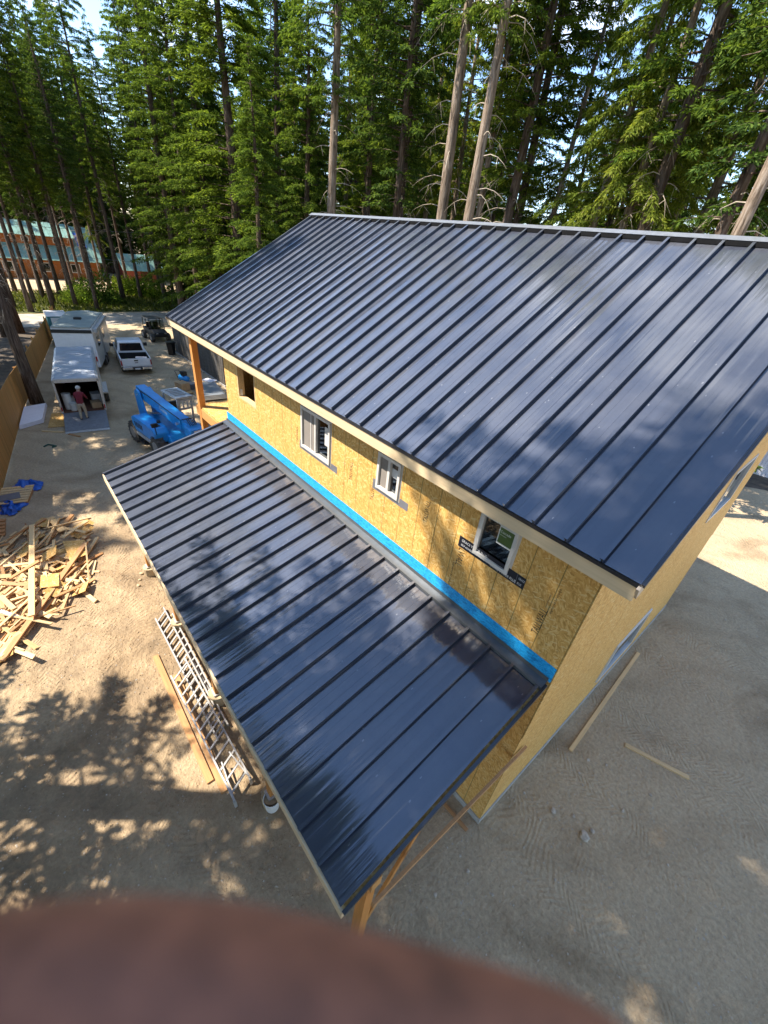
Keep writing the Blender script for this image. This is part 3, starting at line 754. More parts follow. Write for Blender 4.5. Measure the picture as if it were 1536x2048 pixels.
# ------------------------------------------------------------------ scrap pile
rp = random.Random(5)
poly = [(0, 1075), (60, 1050), (120, 1036), (172, 1040), (178, 1085), (180, 1130), (178, 1175), (130, 1190), (100, 1225), (60, 1255), (35, 1290), (0, 1330)]
def inside(x, y, P):
    r = False
    for i in range(len(P)):
        (x1, y1), (x2, y2) = P[i], P[i - 1]
        if (y1 > y) != (y2 > y) and x < (x2 - x1) * (y - y1) / (y2 - y1) + x1: r = not r
    return r
def plabel(o, lab, grp=None): tag(o, lab, 'lumber offcut', grp)
SG = 'offcuts heaped in the scrap pile'
n = 0
while n < 240:
    u, v = rp.uniform(-25, 182), rp.uniform(1030, 1330)
    if not inside(max(u, 1), v, poly): continue
    hgt = max(0.02, .30 * (1 - ((u - 40) / 170) ** 2) * (1 - ((v - 1165) / 190) ** 2)) * rp.random()
    p = G(u, v, hgt)
    th = rp.choice([.04, .04, .035, .02, .02]); wd = rp.choice([.08, .06, .11, .04]); L = rp.choice([.25, .4, .6, .6, .9, 1.3, 1.7])
    if rp.random() < .08: wd, th, L = rp.uniform(.3, .5), .012, rp.uniform(.4, .7)
    a = rp.gauss(2.6, .75); tl = rp.gauss(0, .09)
    d = Vector((math.cos(a) * math.cos(tl), math.sin(a) * math.cos(tl), math.sin(tl))) * L / 2
    lo = p.z - abs(d.z); 
    if lo < .02: p.z += .02 - lo
    mat = M['osb_flat'] if th == .012 else rp.choice([M['stud'], M['stud'], M['stud'], M['stud_brown']])
    o = board('lumber_offcut', p - d, p + d, wd, th, mat, roll=rp.gauss(0, .35))
    kd = 'strand board offcut' if th == .012 else ('long ' if L > .8 else 'short ') + ('tan' if mat is M['stud_brown'] else 'pale') + (' block' if th > .05 else ' stick' if wd < .08 else ' board')
    plabel(o, kd + ' heaped among others in the lumber scrap pile', SG); n += 1
def scrap(pa, za, pb, zb, wd, th, mat, lab):
    plabel(board('lumber_offcut', G(*pa, za), G(*pb, zb), wd, th, mat), lab)
scrap((64, 1050), .55, (63, 1232), .35, .14, .045, M['stud'], 'long pale board standing out down the middle of the scrap pile')
scrap((172, 1084), .30, (2, 1322), .16, .14, .045, M['stud_brown'], 'longest orange plank slanting across the scrap pile to its lower left')
scrap((105, 1198), .12, (22, 1300), .08, .10, .04, M['stud_brown'], 'orange plank under the longest plank at the bottom of the scrap pile')
scrap((122, 1155), .10, (112, 1206), .05, .09, .04, M['stud'], 'short pale block leaning at the lower right of the scrap pile, left of two')
scrap((127, 1162), .08, (130, 1214), .03, .09, .04, M['stud'], 'short pale block at the lower right of the scrap pile, right of two')
scrap((190, 1122), .03, (183, 1150), .03, .09, .04, M['stud'], 'small pale block lying apart to the right of the scrap pile')
scrap((174, 1042), .16, (125, 1075), .26, .12, .04, M['stud'], 'pale board poking from the top right corner of the scrap pile')
scrap((78, 1122), .5, (20, 1157), .42, .10, .04, M['stud_brown'], 'orange stick crossing the long upright board in the scrap pile')
scrap((100, 1035), .12, (125, 1062), .18, .2, .03, M['stud'], 'wide pale board at the top of the scrap pile')
scrap((0, 1192), .4, (28, 1218), .3, .12, .04, M['stud'], 'pale board jutting from the left of the scrap pile, upper of two')
scrap((0, 1222), .3, (36, 1234), .2, .08, .04, M['foam'], 'white painted stick jutting from the left of the scrap pile')
def sheet_scrap(pts, z, lab):
    P = [G(*q, z) for q in pts]; c = sum(P, Vector()) / len(P)
    b = MB(); b.prism([(q.x - c.x, q.y - c.y) for q in P], 'z', -.006, .006)
    plabel(put('sheet_offcut', b.mesh('sheet_offcut', M['osb_flat']), None, c), lab)
sheet_scrap([(125, 1083), (170, 1080), (176, 1108), (140, 1122)], .24, 'strand board offcut near the right edge of the scrap pile')
sheet_scrap([(122, 1130), (160, 1128), (170, 1158), (128, 1166)], .05, 'strand board offcut flat on the dirt at the scrap pile right edge')
sheet_scrap([(72, 1152), (118, 1146), (118, 1172), (80, 1176)], .30, 'strand board offcut under the longest plank of the scrap pile')
# second dark timber stack at the frame edge
for k in range(5):
    board('timber', G(-30, 1046 + k * 7, .05 + .06 * (k % 2)), G(11, 1040 + k * 7, .05 + .06 * (k % 2)), .14, .05, M['stud_brown'], 'reddish timber in shade at the left frame edge above the scrap pile', 'timber', 'reddish timbers at the left edge')

# tarps and pallet
def tarp(name, lab, pts, hs, seed):
    P = [G(*q, 0) for q in pts]; c = sum(P, Vector()) / len(P); rg = random.Random(seed)
    N = 14; b = MB()
    vsq = []
    for i in range(N + 1):
        for j in range(N + 1):
            s, tt = i / N, j / N
            p = (P[0] * (1 - s) + P[1] * s) * (1 - tt) + (P[3] * (1 - s) + P[2] * s) * tt - c
            e = min(s, 1 - s, tt, 1 - tt) * 4
            h = hs * min(1, e) * (.5 + .5 * math.sin(s * 9 + seed) * math.sin(tt * 7 + s * 4)) + rg.uniform(0, .05) + .015
            vsq.append((p.x + rg.uniform(-.05, .05), p.y + rg.uniform(-.05, .05), h))
    b.add(vsq, [(i * (N + 1) + j, (i + 1) * (N + 1) + j, (i + 1) * (N + 1) + j + 1, i * (N + 1) + j + 1) for i in range(N) for j in range(N)])
    return tag(put(name, b.mesh(name, M['tarp'], smooth=True), None, c), lab, 'tarp')
tarp('tarp', 'bright blue crumpled tarp behind the wooden pallet at the left', [(18, 985), (80, 982), (88, 966), (42, 960)], .22, 2)
tarp('tarp', 'dark blue folded tarp in front of the wooden pallet at the left', [(2, 1030), (28, 1032), (58, 1008), (2, 1004)], .22, 5)
pa = thing('pallet', 'weathered wooden pallet between two blue tarps at the left', 'pallet', G(30, 996), math.radians(-15))
for k in range(7):
    b = MB(); b.box(-.6 + k * .19, -.6 + k * .19 + .14, -.5, .5, .11, .13); b.build('slat', M['stud'], pa)
for y in (-.47, 0, .47):
    b = MB(); b.box(-.6, .68, y - .03, y + .03, .01, .11); b.build('runner', M['stud_brown'], pa)
b = MB(); b.box(-.62, -.15, -.45, .3, .132, .15); tag(put('plastic_sheet', b.mesh('plastic_sheet', M['tape_grey']), None, G(10, 993)), 'grey plastic sheet lying on the weathered pallet', 'plastic sheet')

# foam boards, sheet by the ramp
P = [G(*q, .0) for q in ((40, 860), (88, 846), (95, 812), (50, 820))]; c = sum(P, Vector()) / 4
fo = thing('foam_boards', 'stack of white foam boards on the ground beside the wooden fence', 'foam boards', c)
for k in range(3):
    b = MB(); b.prism([((q.x - c.x) * (1 - .02 * k), (q.y - c.y) * (1 - .02 * k)) for q in P], 'z', .02 + .06 * k, .075 + .06 * k); b.build('board', M['foam'], fo)
P = [G(*q, .0) for q in ((96, 856), (130, 853), (130, 826), (103, 828))]; c = sum(P, Vector()) / 4
b = MB(); b.prism([(q.x - c.x, q.y - c.y) for q in P], 'z', .01, .03)
tag(put('plywood_sheet', b.mesh('plywood_sheet', M['osb_flat']), None, c), 'strand board sheet flat on the dirt left of the trailer ramp', 'sheet')
board('stud', *lay((84, 862), (128, 864)), .10, .05, M['stud'], 'pale stud on the dirt in front of the flat strand board sheet', 'board')
board('stud', *lay((138, 868), (160, 873)), .10, .05, M['stud_brown'], 'orange wood scrap just below the trailer ramp lip', 'board')
b = MB(); b.tube([G(88, 893, .03), G(96, 889, .03), G(104, 890, .03), G(112, 892, .03), G(104, 894, .03)], .035, 6)
tag(b.build('hose', M['green_hose']), 'dark green hose coil on the dirt left of the telehandler', 'hose')

# ------------------------------------------------------------------ left fence
fe = thing('wooden_fence', 'tall orange cedar board fence along the left side of the yard', 'fence')
bm_ = MB(); bm_.box(-.070, .070, -.01, .01, 0, 1); fb = bm_.mesh('fence_board', M['fence'])
x = 14.2; k = 0
while x < 49.5:
    y = FH(x); sl = -.157 if x < 27.2 else -.199
    o = put('fence_board', fb, fe, (x, y, .03), (0, 0, math.atan(sl)))
    o.scale = (1, 1, max(1.65, 2.2 - .05 * (x - 20)) + R_.uniform(-.012, .012)); x += .144; k += 1
for x in np.arange(14.2, 49.5, 2.44):
    b = MB(); y = FH(x) + .07; b.box(x - .045, x + .045, y - .045, y + .045, 0, 1.8); b.build('fence_post', M['fence'], fe)
for z in (.4, 1.5):
    b = MB(); b.beam((14.1, FH(14.1) + .04, z), (27.2, FH(27.2) + .04, z), .04, .09); b.beam((27.2, FH(27.2) + .04, z), (49.5, FH(49.5) + .04, z), .04, .09); b.build('fence_rail', M['fence'], fe)
# grey fence far right
fr = thing('grey_board_fence', 'weathered grey board fence section at the far right beyond the sunlit dirt', 'fence', (0, 0, 0))
b = MB(); b.box(-.07, .07, -.012, .012, 0, 1.6); gb = b.mesh('fence_board', M['foam'])
for k in range(26):
    o = put('fence_board', gb, fr, (1.0 - k * .15, -27.0 - .02 * k, .05))
for z in (.5, 1.3):
    b = MB(); b.box(-2.9, 1.1, -27.6, -27.56, z, z + .08); b.build('fence_rail', M['stud'], fr)

# ------------------------------------------------------------------ cargo trailer with ramp, person inside
YAW_T = math.atan2(-.99, 6.8)
tr = thing('cargo_trailer', 'grey enclosed cargo trailer with its rear ramp door lowered', 'trailer', (24.55, 2.2, 0), YAW_T)
TL, TW, TZ0, TZ1 = 6.7, .97, .42, 2.08
b = MB(); b.box(0, TL, -TW, -TW + .04, TZ0, TZ1); b.box(0, TL, TW - .04, TW, TZ0, TZ1); b.box(TL - .04, TL, -TW + .04, TW - .04, TZ0, TZ1); b.build('body', M['white_paint'], tr)
b = MB(); b.box(.02, TL - .04, -TW + .04, TW - .04, TZ0, TZ0 + .05); b.build('floor', M['dark_in'], tr)
b = MB(); b.prism([(-TW - .01, TZ1), (TW + .01, TZ1), (TW - .12, TZ1 + .09), (-TW + .12, TZ1 + .09)], 'x', -.02, TL); b.build('roof', M['trailer_roof'], tr, bevel=.02)
b = MB()
for k in range(6): b.box(.9 + k * .95, .9 + k * .95 + .03, -TW + .12, TW - .12, TZ1 + .092, TZ1 + .10)
b.build('roof_seam', M['trailer_roof'], tr)
b = MB(); b.tube([(2.9, 0, TZ1 + .09), (2.9, 0, TZ1 + .15), (2.9, 0, TZ1 + .18)], [.24, .22, .05], 16); b.build('roof_vent', M['white_paint'], tr)
b = MB(); b.box(-.03, 0, -TW, -TW + .09, TZ0, TZ1); b.box(-.03, 0, TW - .09, TW, TZ0, TZ1); b.box(-.03, 0, -TW, TW, TZ1 - .12, TZ1 + .02); b.build('door_frame', M['alu'], tr)
b = MB(); b.box(.05, TL - .1, -TW + .041, -TW + .05, TZ0 + .05, TZ1); b.box(.05, TL - .1, TW - .05, TW - .041, TZ0 + .05, TZ1); b.box(.05, TL - .1, -TW + .06, TW - .06, TZ1 - .03, TZ1 - .005); b.build('lining', M['dark_in'], tr)
b = MB(); b.beam((-.02, 0, TZ0), (-1.58, 0, .05), TW * 2 - .1, .06); rmp = b.build('ramp_door', M['ramp'], tr)
b = MB(); b.beam((-1.57, 0, .055), (-1.75, 0, .02), TW * 2 - .1, .02); b.build('ramp_flap', M['alu'], rmp)
b = MB(); b.box(2.2, 4.2, -TW - .24, -TW - .005, .62, .70); b.box(2.2, 4.2, TW + .005, TW + .24, .62, .70); b.build('fender', M['alu'], tr)
def wheel(parent, x, y, r, wd, loc_z=None, tread=False):
    b = MB(); z = r if loc_z is None else loc_z
    b.tube([(x, y - wd / 2, z), (x, y - wd * .3, z), (x, y + wd * .3, z), (x, y + wd / 2, z)], [r * .9, r, r, r * .9], 22)
    if tread:
        for k in range(18):
            a = k * 2 * PI / 18
            for s in (-1, 1):
                p = Vector((x + math.cos(a) * r, y + s * wd * .02, z + math.sin(a) * r)); a2 = a + .16
                q = Vector((x + math.cos(a2) * r, y + s * wd * .48, z + math.sin(a2) * r))
                b.beam(p, q, .05, .07, up=(math.cos(a), 0, math.sin(a)))
    w_ = b.build('wheel', M['rubber'], parent)
    b = MB(); b.tube([(x, y - wd * .52, z), (x, y + wd * .52, z)], r * .55, 14); b.build('rim', M['rim'], w_)
    return w_
for x in (2.75, 3.65):
    for s in (-1, 1): wheel(tr, x, s * (TW + .12), .33, .2)
b = MB(); b.beam((TL, -.6, .45), (TL + 1.1, 0, .45), .08, .1); b.beam((TL, .6, .45), (TL + 1.1, 0, .45), .08, .1); b.build('tongue', M['black'], tr)
for s in (-1, 1):
    b = MB(); b.box(-.035, -.031, s * (TW - .05) - .03, s * (TW - .05) + .03, .55, .75); b.build('tail_light', M['red'], tr)
def tloc(x, y, z): return Matrix.Translation((24.55, 2.2, 0)) @ Matrix.Rotation(YAW_T, 4, 'Z') @ Vector((x, y, z))
zf = TZ0 + .05
for i, (x, y, h, r, lab) in enumerate([(.55, .62, .8, .2, 'tall pale roll standing inside the trailer on the left'), (.25, .42, .38, .16, 'white bucket in the trailer nearest its left door post'), (.95, .5, .5, .18, 'white bucket further back inside the trailer on the left')]):
    b = MB(); b.tube([(0, 0, 0), (0, 0, h)], [r * .9, r], 14); tag(put('bucket' if i else 'paper_roll', b.mesh('bucket', M['bucket']), None, tloc(x, y, zf)), lab, 'bucket' if i else 'roll')
b = MB(); b.box(-.25, .25, -.22, .22, 0, .3); o = tag(put('cardboard_box', b.mesh('box', M['card'], bevel=.01), None, tloc(.55, -.55, zf)), 'brown cardboard box inside the trailer on the right', 'box')
b = MB(); b.box(-.3, .3, -.2, .2, 0, .55); tag(put('tool_chest', b.mesh('chest', M['grey_paint'], bevel=.01), None, tloc(1.2, -.6, zf)), 'grey tool chest deep inside the trailer on the right', 'tool chest')

# person bending at the trailer door
def person(loc, rz):
    root = thing('person', 'person in a maroon shirt and khaki trousers bending at the trailer door', 'person', loc, rz)
    S = {'pel': ((0, 0, .92), (.155, .12)), 'wai': ((.05, 0, 1.08), (.15, .115)), 'che': ((.17, 0, 1.30), (.175, .13)), 'nec': ((.27, 0, 1.47), (.065, .065)), 'hea': ((.34, 0, 1.60), (.10, .105)), 'top': ((.36, 0, 1.70), (.075, .08)),
         'ls': ((.19, .19, 1.38), (.075, .075)), 'le': ((.30, .27, 1.12), (.055, .055)), 'lw': ((.50, .20, .98), (.038, .038)), 'lh': ((.58, .17, .95), (.04, .03)),
         'rs': ((.19, -.19, 1.38), (.075, .075)), 're': ((.30, -.27, 1.12), (.055, .055)), 'rw': ((.52, -.22, 1.02), (.038, .038)), 'rh': ((.60, -.2, 1.0), (.04, .03)),
         'lk': ((.04, .12, .50), (.078, .078)), 'la': ((-.12, .12, .09), (.05, .05)), 'lt': ((.06, .13, .04), (.045, .04)), 'lp': ((0, .1, .86), (.11, .11)),
         'rk': ((.10, -.11, .50), (.078, .078)), 'ra': ((.06, -.11, .09), (.05, .05)), 'rt': ((.24, -.12, .04), (.045, .04)), 'rp': ((0, -.1, .86), (.11, .11))}
    Eg = [('pel', 'wai'), ('wai', 'che'), ('che', 'nec'), ('nec', 'hea'), ('hea', 'top'), ('che', 'ls'), ('ls', 'le'), ('le', 'lw'), ('lw', 'lh'), ('che', 'rs'), ('rs', 're'), ('re', 'rw'), ('rw', 'rh'),
          ('pel', 'lp'), ('lp', 'lk'), ('lk', 'la'), ('la', 'lt'), ('pel', 'rp'), ('rp', 'rk'), ('rk', 'ra'), ('ra', 'rt')]
    ks = list(S); me = bpy.data.meshes.new('skel'); me.from_pydata([S[k][0] for k in ks], [(ks.index(a), ks.index(b_)) for a, b_ in Eg], [])
    o = bpy.data.objects.new('skel', me); C.objects.link(o)
    o.modifiers.new('s', 'SKIN')
    for i, k in enumerate(ks): me.skin_vertices[0].data[i].radius = S[k][1]
    me.skin_vertices[0].data[0].use_root = True
    sb = o.modifiers.new('u', 'SUBSURF'); sb.levels = 2; sb.render_levels = 2
    dg = bpy.context.evaluated_depsgraph_get(); bm2 = bpy.data.meshes.new_from_object(o.evaluated_get(dg))
    bpy.data.objects.remove(o)
    for mm in (M['maroon'], M['khaki'], M['skin'], M['black']): bm2.materials.append(mm)
    for p_ in bm2.polygons:
        c_ = p_.center
        p_.use_smooth = True
        if c_.z < .10: p_.material_index = 3
        elif c_.z < .93 and abs(c_.y) < .24 and c_.x < .4: p_.material_index = 1
        elif c_.z > 1.47 and c_.x > .2: p_.material_index = 2
        elif c_.x > .36 and c_.z < 1.12: p_.material_index = 2
        else: p_.material_index = 0
    put('body', bm2, root)
    import bmesh
    bm3 = bmesh.new(); bmesh.ops.create_uvsphere(bm3, u_segments=14, v_segments=9, radius=.118)
    bmesh.ops.delete(bm3, geom=[v_ for v_ in bm3.verts if v_.co.z < -.03 and v_.co.x > -.02], context='VERTS')
    hm = bpy.data.meshes.new('hair'); bm3.to_mesh(hm); bm3.free(); hm.materials.append(M['hair'])
    put('hair', hm, root, (.335, 0, 1.645))
    for s in (1, -1):
        b = MB(); b.box(.425, .435, s * .035 - .012, s * .035 + .012, 1.60, 1.62); b.build('eye', M['black'], root)
    return root
pr_ = person(tloc(-.72, .05, .265), YAW_T - .25); pr_.scale = (.93, .93, .93)

# ------------------------------------------------------------------ travel trailer beyond
rv = thing('travel_trailer', 'white travel trailer with a grey green roof parked beyond the cargo trailer', 'trailer', (32.75, .95, 0), math.atan2(-1.9, 6.3))
prof = [(0, .5), (0, 2.72), (.12, 2.92), (6.0, 2.92), (6.7, 2.2), (6.7, .7), (6.2, .5)]
b = MB(); b.prism(prof, 'y', -1.08, 1.08); b.build('body', M['white_paint'], rv, bevel=.05)
b = MB(); b.prism([(-.02, 1.04), (-.02, -1.04), (5.6, -1.04), (6.25, -.2), (6.25, .2), (5.6, 1.04)], 'z', 2.925, 2.975); b.build('roof', M['rv_roof'], rv)
b = MB(); b.box(2.55, 2.95, -.2, .2, 2.976, 3.08); b.build('roof_vent', M['black'], rv)
b = MB(); b.box(-.035, -.004, -1.06, 1.06, 2.62, 2.82); b.build('rear_trim', M['black'], rv)
b = MB(); b.box(.3, 5.6, -1.30, -1.09, 2.62, 2.80); b.build('awning_roll', M['grey_paint'], rv)
for (x0, x1) in ((1.0, 2.0), (3.6, 4.4)):
    b = MB(); b.box(x0, x1, -1.092, -1.083, 1.6, 2.2); b.build('window', M['car_glass'], rv)
b = MB(); b.box(2.6, 3.25, -1.096, -1.083, .7, 2.4); b.build('door', M['grey_paint'], rv)
for s in (-1, 1):
    b = MB(); b.box(-.03, -.006, s * .93 - .06, s * .93 + .06, .9, 1.2); b.build('tail_light', M['red'], rv)
b = MB(); b.box(-.015, -.005, -.09, .11, 2.28, 2.36); b.build('rear_lamp', M['foam'], rv)
for x in (2.6, 3.4):
    for s in (-1, 1): wheel(rv, x, s * 1.0, .36, .22)
b = MB(); b.box(6.7, 7.6, -.06, .06, .5, .6); b.build('tongue', M['black'], rv)
# white truck box with teal side behind it
vb = thing('portable_toilet', 'teal portable toilet with a white roof behind the travel trailer', 'portable toilet', G(112, 655))
vb.location = (42.3, .75, 0)
b = MB(); b.box(-.6, .6, -.6, .6, .08, 2.1); b.build('cabin', M['teal'], vb, bevel=.03)
b = MB(); b.prism([(-.65, 2.1), (.65, 2.1), (.45, 2.35), (-.45, 2.35)], 'y', -.65, .65); b.build('roof', M['white_paint'], vb)
b = MB(); b.box(-.62, -.605, -.4, .4, .2, 2.0); b.build('door', M['white_paint'], vb)

# ------------------------------------------------------------------ pickup truck
pk = thing('pickup_truck', 'white pickup truck seen from behind with things in its open bed', 'pickup truck', (31.95, -2.12, 0), math.radians(-7))
W2 = .93
b = MB()
b.prism([(0.02, .55), (0.0, 1.0), (0, 1.06), (5.0, 1.06), (5.45, .92), (5.5, .55), (4.95, .42), (.3, .42)], 'y', -W2, -W2 + .08)
b.prism([(0.02, .55), (0.0, 1.0), (0, 1.06), (5.0, 1.06), (5.45, .92), (5.5, .55), (4.95, .42), (.3, .42)], 'y', W2 - .08, W2)
b.box(1.95, 5.3, -W2 + .08, W2 - .08, .45, 1.04); b.box(.02, 1.95, -W2 + .08, W2 - .08, .45, .55)
b.build('body', M['white_paint'], pk, bevel=.015)
b = MB(); b.box(.06, 1.94, -W2 + .09, W2 - .09, .551, .57); b.box(1.93, 1.949, -W2 + .09, W2 - .09, .57, 1.0); b.box(.05, 1.94, -W2 + .081, -W2 + .088, .57, 1.05); b.box(.05, 1.94, W2 - .088, W2 - .081, .57, 1.05); b.build('bed_liner', M['black'], pk)
b = MB(); b.box(-.03, .035, -W2 + .085, W2 - .085, .56, 1.045); tg = b.build('tailgate', M['white_paint'], pk, bevel=.012)
b = MB(); b.box(-.042, -.031, -.12, .12, .88, .96); b.build('handle', M['black'], tg)
b = MB(); b.box(-.036, -.031, -.10, .10, .76, .80); b.build('emblem', M['black'], tg)
for s in (-1, 1):
    b = MB(); b.box(-.035, .05, s * (W2 - .075) - .07 * (s < 0) + 0.0, s * (W2 - .075) + .07 * (s > 0) + .0, .62, .95); b.build('tail_light', M['red'], pk)
b = MB(); b.box(-.18, -.035, -W2 + .03, -.28, .36, .52); b.box(-.18, -.035, .28, W2 - .03, .36, .52); bp = b.build('bumper', M['chrome'], pk, bevel=.02)
b = MB(); b.box(-.16, -.02, -.28, .28, .33, .5); b.build('bumper_centre', M['black'], pk)
b = MB(); b.box(-.168, -.161, -.16, .16, .36, .47); b.build('licence_plate', M['ink_white'], pk)
cabp = [(1.98, 1.06), (2.12, 1.66), (2.35, 1.74), (3.3, 1.74), (3.6, 1.66), (4.15, 1.06)]
b = MB()
n_ = len(cabp)
vs_ = [(x, -W2 + .04 + (z - 1.06) * .22, z) for x, z in cabp] + [(x, W2 - .04 - (z - 1.06) * .22, z) for x, z in cabp]
b.add(vs_, [tuple(range(n_)), tuple(range(n_, 2 * n_))[::-1]] + [(i, i + 1, n_ + i + 1, n_ + i) for i in range(n_ - 1)])
b.build('cab', M['white_paint'], pk, bevel=.02)
b = MB(); b.add([(1.975, -.72, 1.12), (1.975, .72, 1.12), (2.085, .64, 1.60), (2.085, -.64, 1.60)], [(0, 1, 2, 3)]); b.build('rear_window', M['car_glass'], pk)
b = MB(); b.add([(4.14, -.78, 1.10), (4.14, .78, 1.10), (3.64, .68, 1.63), (3.64, -.68, 1.63)], [(0, 1, 2, 3)]); b.build('windscreen', M['car_glass'], pk)
for s in (-1, 1):
    b = MB(); b.add([(2.2, s * (W2 - .035), 1.12), (3.95, s * (W2 - .035), 1.12), (3.5, s * (W2 - .13), 1.6), (2.3, s * (W2 - .13), 1.6)], [(0, 1, 2, 3)]); b.build('side_window', M['car_glass'], pk)
    b = MB(); b.box(3.55, 3.68, s * (W2 + .04), s * (W2 + .28), 1.08, 1.3); b.build('mirror', M['black'], pk, bevel=.02)
for x in (1.0, 4.5):
    for s in (-1, 1): wheel(pk, x, s * (W2 - .14), .38, .25)
def ploc(x, y, z): return Matrix.Translation((31.95, -2.12, 0)) @ Matrix.Rotation(math.radians(-7), 4, 'Z') @ Vector((x, y, z))
tarp2 = tag(put('green_bag', (lambda b: b.mesh('bag', M['leaf'], smooth=True))(MB().tube([(-.2, 0, .02), (-.1, .02, .14), (.1, 0, .16), (.22, 0, .03)], [.05, .2, .2, .05], 9)), None, ploc(.5, .5, .6)), 'green bag lying in the left of the pickup bed', 'bag')
tag(put('white_pipe', (lambda b: b.mesh('pipe', M['foam']))(MB().box(-.35, .35, -.08, .08, 0, .08)), None, ploc(.45, -.4, .95), (0, 0, 1.2)), 'white plank resting across the right of the pickup bed', 'plank')

# ------------------------------------------------------------------ side-by-side utility vehicle
uv = thing('utility_vehicle', 'black off-road side-by-side vehicle with roll cage near the road', 'utility vehicle', (42.3, -6.2, 0), math.radians(185))
b = MB(); b.prism([(-1.3, .55), (-1.3, .95), (-.3, .85), (.45, .85), (.75, 1.02), (1.35, .82), (1.4, .55), (1.1, .4), (-1.1, .4)], 'y', -.55, .55); b.build('body', M['black'], uv, bevel=.03)
b = MB(); b.box(-.95, .5, -.62, .62, 1.78, 1.83); b.build('roof', M['trim_black'], uv, bevel=.02)
for s in (-1, 1):
    b = MB(); b.tube([(.75, s * .58, 1.0), (.45, s * .58, 1.79), (-.9, s * .58, 1.79), (-1.1, s * .58, .95)], .03, 6); b.tube([(-.2, s * .58, 1.79), (-.25, s * .58, .85)], .03, 6); b.build('roll_cage', M['black'], uv)
    b = MB(); b.box(1.36, 1.41, s * .35 - .1, s * .35 + .1, .72, .80); b.build('headlight', M['chrome'], uv)
    b = MB(); b.box(-.5, -.1, s * .28 - .2, s * .28 + .2, .86, .98); b.box(-.6, -.48, s * .28 - .2, s * .28 + .2, .95, 1.4); b.build('seat', M['black'], uv)
    for x in (-.95, .95): wheel(uv, x, s * .68, .35, .25)
b = MB(); b.add([(.78, -.52, 1.02), (.78, .52, 1.02), (.50, .52, 1.70), (.50, -.52, 1.70)], [(0, 1, 2, 3)]); b.build('windscreen', M['glass'], uv)
# black bin
tb = thing('trash_can', 'black plastic trash bin beside the dark weathered wall', 'bin', (36.6, -5.75, 0))
b = MB(); b.tube([(0, 0, 0), (0, 0, .95)], [.28, .34], 4); b.build('body', M['black'], tb, bevel=.02)
b = MB(); b.box(-.34, .34, -.34, .36, .951, 1.02); b.build('lid', M['trim_black'], tb, bevel=.02)

# ------------------------------------------------------------------ dark shed behind the porch
sh = thing('weathered_shed', 'low dark weathered board shed standing behind the house porch', 'shed', (0, 0, 0))
for k in range(30):
    x0 = 27.2 + k * .335
    b = MB(); b.box(x0 + .005, x0 + .33, -6.27, -6.25 + (.008 if k % 2 else 0), .1, 2.15); b.build('wall_board', M['weathered'], sh)
b = MB(); b.box(27.2, 37.25, -10.0, -6.28, .05, 2.15); b.build('wall', M['weathered'], sh)
b = MB(); b.prism([(-10.2, 2.16), (-6.12, 2.16), (-8.1, 2.75)], 'x', 27.0, 37.4); b.build('roof', M['trim_black'], sh)
b = MB(); b.box(27.1, 37.3, -10.05, -6.2, -.05, .1); b.build('base', M['concrete'], sh)

# ------------------------------------------------------------------ pallets of material by the porch
cp = thing('air_compressor', 'blue tanked air compressor standing near the porch deck', 'compressor', G(370, 768), .3)
b = MB(); b.tube([(-.42, 0, .38), (-.36, 0, .38), (.36, 0, .38), (.42, 0, .38)], [.1, .2, .2, .1], 14); b.build('tank', M['blue_paint'], cp, smooth=True)
b = MB(); b.box(-.2, .15, -.14, .14, .58, .85); b.build('motor', M['black'], cp, bevel=.02)
for x in (-.3, .3):
    b = MB(); b.box(x - .03, x + .03, -.16, .16, 0, .2); b.build('leg', M['black'], cp)
b = MB(); b.tube([(.42, -.15, .35), (.7, -.15, .75), (.7, .15, .75), (.42, .15, .35)], .018, 6); b.build('handle', M['black'], cp)
for s in (-1, 1): wheel(cp, -.3, s * .24, .13, .06)
p2 = thing('pallet', 'small pale wooden pallet under the cardboard box near the porch', 'pallet', G(365, 786), .3)
for k in range(6):
    b = MB(); b.box(-.55 + k * .19, -.55 + k * .19 + .13, -.45, .45, .10, .12); b.build('slat', M['stud'], p2)
for y in (-.42, 0, .42):
    b = MB(); b.box(-.55, .53, y - .03, y + .03, .0, .10); b.build('runner', M['stud'], p2)
q = G(367, 784); b = MB(); b.box(-.35, .35, -.3, .3, 0, .5); tag(put('cardboard_box', b.mesh('box', M['card'], bevel=.01), None, (q.x, q.y, .125), (0, 0, .3)), 'brown cardboard box on the small pallet near the porch', 'box')
q = G(383, 776); b = MB(); b.box(-.35, .35, -.3, .3, 0, .35); tag(put('tool_case', b.mesh('case', M['tape_grey'], bevel=.02), None, (q.x, q.y, 0), (0, 0, .5)), 'grey tool case on the ground between the compressor and the porch post', 'case')
P = [G(*q) for q in ((408, 805), (455, 800), (428, 768), (400, 775))]; c = sum(P, Vector()) / 4
ms = thing('metal_sheets', 'stack of long grey roofing sheets on the ground behind the porch post', 'roofing sheets', c)
for k in range(4):
    b = MB(); b.prism([((q.x - c.x) * (1 - .03 * k), (q.y - c.y) * (1 - .03 * k)) for q in P], 'z', .12 + .06 * k, .165 + .06 * k); b.build('sheet', M['sheets'], ms)
b = MB(); b.box(-.9, -.8, -.6, .6, 0, .115); b.box(.8, .9, -.6, .6, 0, .115); b.build('bearer', M['stud'], ms)
q = G(418, 768); b = MB(); b.box(-.4, .4, -.3, .3, 0, .03); tag(put('foam_board', b.mesh('foam', M['foam']), None, (q.x - .4, q.y + .1, .36), (0, 0, .5)), 'white foam scrap on the stack of roofing sheets', 'foam board')

# ------------------------------------------------------------------ telehandler (front towards the house)
th = thing('telehandler', 'blue telehandler with its boom pointing towards the house', 'telehandler', (19.75, -.38, 0), math.radians(180 + 9))
